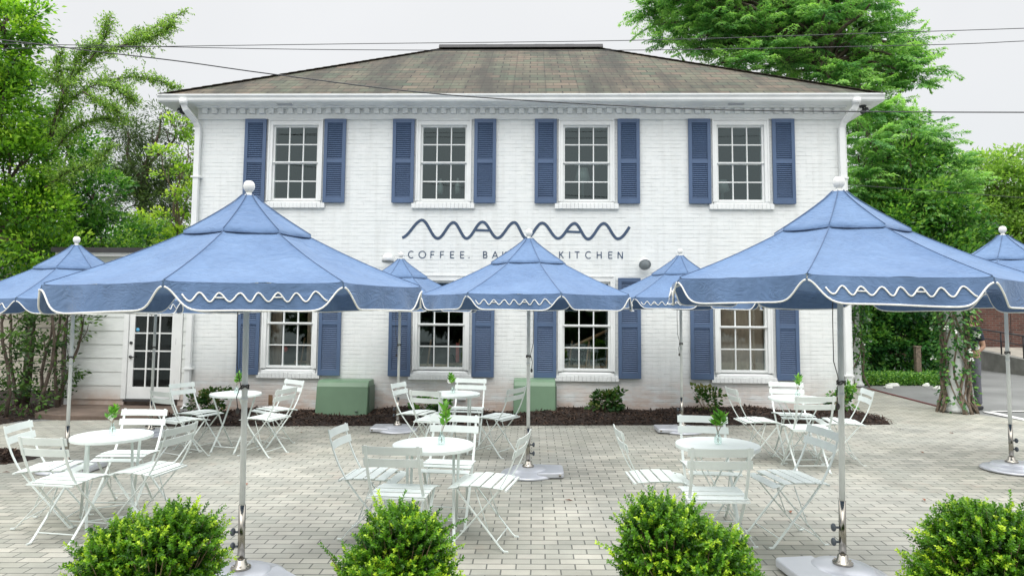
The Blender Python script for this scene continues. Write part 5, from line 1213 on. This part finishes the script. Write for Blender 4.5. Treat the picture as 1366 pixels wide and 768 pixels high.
root = empty('tall_shrub', (-8.919,12.9,-0.136), 0, 'dense tall shrub against the extension corner', 'shrub', 'tall shrubs left of the extension')
crown(root, [((0,0,1.656),(.55,.4,0.69)),((.1,-.05,0.9199999999999999),(.42,.35,0.644)),((-.1,-.1,.35),(.5,.35,.32))], M['leaf_shade'], dens=80, rc=.10, per=24, ln=.085, wd=.042, name='foliage', shell=.25, toff=.12)
s = MB()
for q in range(3):
    st = limb(s, (.12*math.sin(q*2.1),.1*math.cos(q*2.1),-.05), (.35*math.sin(q*1.7+2),.2*math.cos(q),2.1849999999999996), .035,.012,.05)
    for j in (3,4,5,6): limb(s, st[j], (st[j].x+random.uniform(-.5,.5), st[j].y+random.uniform(-.2,.2), st[j].z+random.uniform(.2,.6)), .012,.004,.05)
s.build('stem', M['bark'], root)

root = empty('tall_shrub', (-9.909,13.2,-0.152), 0, 'leafy shrub low behind the dark stems', 'shrub', 'tall shrubs left of the extension')
crown(root, [((0,0,1.584),(.55,.4,0.66)),((.1,-.05,0.8800000000000001),(.42,.35,0.6160000000000001)),((-.1,-.1,.35),(.5,.35,.32))], M['leaf_shade'], dens=55, rc=.10, per=24, ln=.085, wd=.042, name='foliage', shell=.25, toff=.12)
s = MB()
for q in range(2):
    st = limb(s, (.12*math.sin(q*2.1),.1*math.cos(q*2.1),-.05), (.35*math.sin(q*1.7+3),.2*math.cos(q),2.09), .035,.012,.05)
    for j in (3,4,5,6): limb(s, st[j], (st[j].x+random.uniform(-.5,.5), st[j].y+random.uniform(-.2,.2), st[j].z+random.uniform(.2,.6)), .012,.004,.05)
s.build('stem', M['bark'], root)

# arching elm
BRS = [[(-10.31, 14.0, 3.027), (-10.149, 14.0, 4.28), (-10.165, 14.0, 5.071), (-9.868, 14.0, 6.27), (-9.347, 14.0, 6.994), (-8.719, 14.0, 7.284), (-8.095, 14.0, 7.639), (-7.375, 14.0, 8.042)], [(-10.056, 13.85, 5.036), (-9.669, 13.85, 5.983), (-9.06, 13.85, 6.428), (-8.275, 13.85, 6.569), (-7.766, 13.85, 6.489), (-7.316, 13.85, 6.298)], [(-9.85, 13.7, 5.469), (-9.522, 13.7, 6.568), (-9.313, 13.7, 7.042), (-9.084, 13.7, 7.168)], [(-9.046, 13.55, 6.828), (-8.76, 13.55, 7.297), (-8.689, 13.55, 7.707)], [(-9.716, 13.4, 4.703), (-9.247, 13.4, 5.312), (-8.801, 13.4, 5.541), (-8.192, 13.4, 5.571)], [(-8.962, 13.25, 6.075), (-8.493, 13.25, 5.802), (-8.182, 13.25, 5.65)], [(-9.497, 13.1, 4.121), (-9.068, 13.1, 4.417), (-8.485, 13.1, 4.64), (-8.204, 13.1, 4.936)], [(-8.065, 12.95, 6.873), (-7.699, 12.95, 6.976), (-7.261, 12.95, 7.125), (-7.02, 12.95, 7.349)], [(-9.022, 12.8, 5.887), (-9.195, 12.8, 6.329), (-9.114, 12.8, 6.699)], [(-8.275, 12.65, 6.027), (-7.761, 12.65, 5.881), (-7.609, 12.65, 5.736)]]
b0 = BRS[0][0]; root = empty('elm_tree', (b0[0], b0[1], -.2), 0, 'slender elm with long arching sprays reaching over the sky left of the roof', 'tree', 'trees beside and behind the house')
O_ = np.array([b0[0], b0[1], -.2]); s = MB(); P=[];A=[]
s.tube([(0,0,-.1),(.05,0,1.2),(0,0,b0[2]+.2)], [.09,.08,.07], 8)
for i, b in enumerate(BRS):
    q = catmull([np.array(v)-O_ for v in b], 10); m = len(q); r0 = .034 if i == 0 else .014
    s.tube([tuple(v) for v in q], [r0*(1-.9*k/m)+.003 for k in range(m)], 6)
    for k in range(int(m*.10 if i else m*.30), m):
        t = k/m
        d = q[min(k+1,m-1)]-q[max(k-1,0)]; d /= np.linalg.norm(d)+1e-9
        for _ in range(4 if t>.85 else 6):
            sd = d*.6+rng.normal(size=3)*np.array([.7,.7,.55]); sd /= np.linalg.norm(sd); L = (.10+.36*rng.random()*(1.3-t))
            nl = int(L/.018)
            s.tube([tuple(q[k]), tuple(q[k]+sd*L+np.array([0,0,-.03]))], [.003,.0015], 3)
            for j in range(nl):
                P.append(q[k]+sd*L*(j+1)/nl+rng.normal(size=3)*.012+np.array([0,0,-.03*(j/nl)**2])); A.append(sd*.6+rng.normal(size=3)*.7)
P=np.array(P);A=np.array(A)
leaf_obj('crown', P, A, unit(len(P))*.5+np.array([0,-.2,.8]),   .048+.025*rng.random(len(P)), .028, .56+.24*rng.normal(size=len(P)), M['leaf_elm'], root)
s.build('trunk', M['bark'], root)


# left neighbour house seen through the shrubs
nb = empty('cream_house', (-13.5,16.6,-.2), 0, 'cream sided neighbouring house glimpsed behind the left shrubs', 'house')
mb = MB(); mb.box(-6,4.6,0,6,-.2,2.9); mb.build('wall', simple('cream_siding', (.62,.58,.48), .7, 0, .06, 3), nb)
mb = MB()
for z in np.arange(.1,2.8,.2): mb.box(-6,4.6,-.012,-.002,z,z+.012)
mb.build('siding_joint', M['concrete'], nb)
mb = MB(); mb.box(2.3,3.2,-.05,-.013,.9,2.1); mb.box(-.6,.3,-.05,-.013,.9,2.1); mb.build('window', M['white_paint'], nb)
mb = MB(); mb.prism([(-.4,2.9),(3,4.0),(6.4,2.9)], -6.4, 5, 'x'); mb.build('roof', M['dark_trim'], nb)

# ================================================================== LIGHT, SKY, CAMERA
w = bpy.data.worlds.new('World'); scn.world = w; w.use_nodes = True; nt = w.node_tree; nt.nodes.clear()
out = nt.nodes.new('ShaderNodeOutputWorld'); bg1 = nt.nodes.new('ShaderNodeBackground'); bg2 = nt.nodes.new('ShaderNodeBackground'); mx = nt.nodes.new('ShaderNodeMixShader')
sky = nt.nodes.new('ShaderNodeTexSky'); sky.sky_type = 'NISHITA'; sky.sun_disc = False; sky.sun_elevation = R(50); sky.sun_rotation = R(192); sky.dust_density = 3
nt.links.new(sky.outputs[0], bg1.inputs[0]); bg1.inputs[1].default_value = .12
tc = nt.nodes.new('ShaderNodeTexCoord'); sp = nt.nodes.new('ShaderNodeSeparateXYZ'); nt.links.new(tc.outputs['Generated'], sp.inputs[0])
rmp = nt.nodes.new('ShaderNodeValToRGB'); cr_ = rmp.color_ramp; cr_.elements[0].position = .0; cr_.elements[0].color = (.80,.83,.85,1); cr_.elements[1].position = 1; cr_.elements[1].color = (1.,1.,1.,1)
e = cr_.elements.new(.30); e.color = (.885,.895,.905,1)
nt.links.new(sp.outputs[2], rmp.inputs[0])
nz = nt.nodes.new('ShaderNodeTexNoise'); nz.inputs['Scale'].default_value = 2.4; nz.inputs['Detail'].default_value = 4; nt.links.new(tc.outputs['Generated'], nz.inputs['Vector'])
mr = nt.nodes.new('ShaderNodeMapRange'); mr.inputs[1].default_value = .3; mr.inputs[2].default_value = .7; mr.inputs[3].default_value = .965; mr.inputs[4].default_value = 1.03; nt.links.new(nz.outputs[0], mr.inputs[0])
mm = nt.nodes.new('ShaderNodeMix'); mm.data_type = 'RGBA'; mm.blend_type = 'MULTIPLY'; mm.inputs[0].default_value = 1; nt.links.new(rmp.outputs[0], mm.inputs[6]); nt.links.new(mr.outputs[0], mm.inputs[7])
nt.links.new(mm.outputs[2], bg2.inputs[0])
st_ = nt.nodes.new('ShaderNodeMapRange'); st_.inputs[1].default_value = .42; st_.inputs[2].default_value = .95; st_.inputs[3].default_value = 1.03; st_.inputs[4].default_value = 4.1; nt.links.new(sp.outputs[2], st_.inputs[0]); nt.links.new(st_.outputs[0], bg2.inputs[1])
mx.inputs[0].default_value = .92; nt.links.new(bg1.outputs[0], mx.inputs[1]); nt.links.new(bg2.outputs[0], mx.inputs[2]); nt.links.new(mx.outputs[0], out.inputs[0])
sd = bpy.data.lights.new('sun', 'SUN'); sd.energy = 1.1; sd.angle = R(45); sd.color = (1,.97,.93); so_ = bpy.data.objects.new('sun', sd); col.objects.link(so_)
az, el = R(192), R(50)      # from behind the camera, a little to the left
d = Vector((math.sin(az)*math.cos(el), math.cos(az)*math.cos(el), math.sin(el))); so_.rotation_euler = d.to_track_quat('Z','Y').to_euler()

cd_ = bpy.data.cameras.new('camera'); cam = bpy.data.objects.new('camera', cd_); col.objects.link(cam); scn.camera = cam
yaw, pitch, roll = (-0.03023, 0.07657, 0.00804)
fw = Vector((math.sin(yaw)*math.cos(pitch), math.cos(yaw)*math.cos(pitch), math.sin(pitch))); r_ = Vector((math.cos(yaw), -math.sin(yaw), 0)); u_ = r_.cross(fw)
r2 = r_*math.cos(roll)+u_*math.sin(roll); u2 = -r_*math.sin(roll)+u_*math.cos(roll)
cam.matrix_world = Matrix(((r2.x,u2.x,-fw.x,0),(r2.y,u2.y,-fw.y,0),(r2.z,u2.z,-fw.z,1.8),(0,0,0,1)))
cd_.sensor_width = 36; cd_.lens = 36*926.9999983180069/1366; cd_.shift_y = -0.02966; cd_.clip_end = 2000; cd_.clip_start = .05
scn.view_settings.view_transform = 'Standard'; scn.view_settings.look = 'None'; scn.view_settings.exposure = 0
scn.render.resolution_x = 1024; scn.render.resolution_y = 575
scn.cycles.max_bounces = 8; scn.cycles.transparent_max_bounces = 12
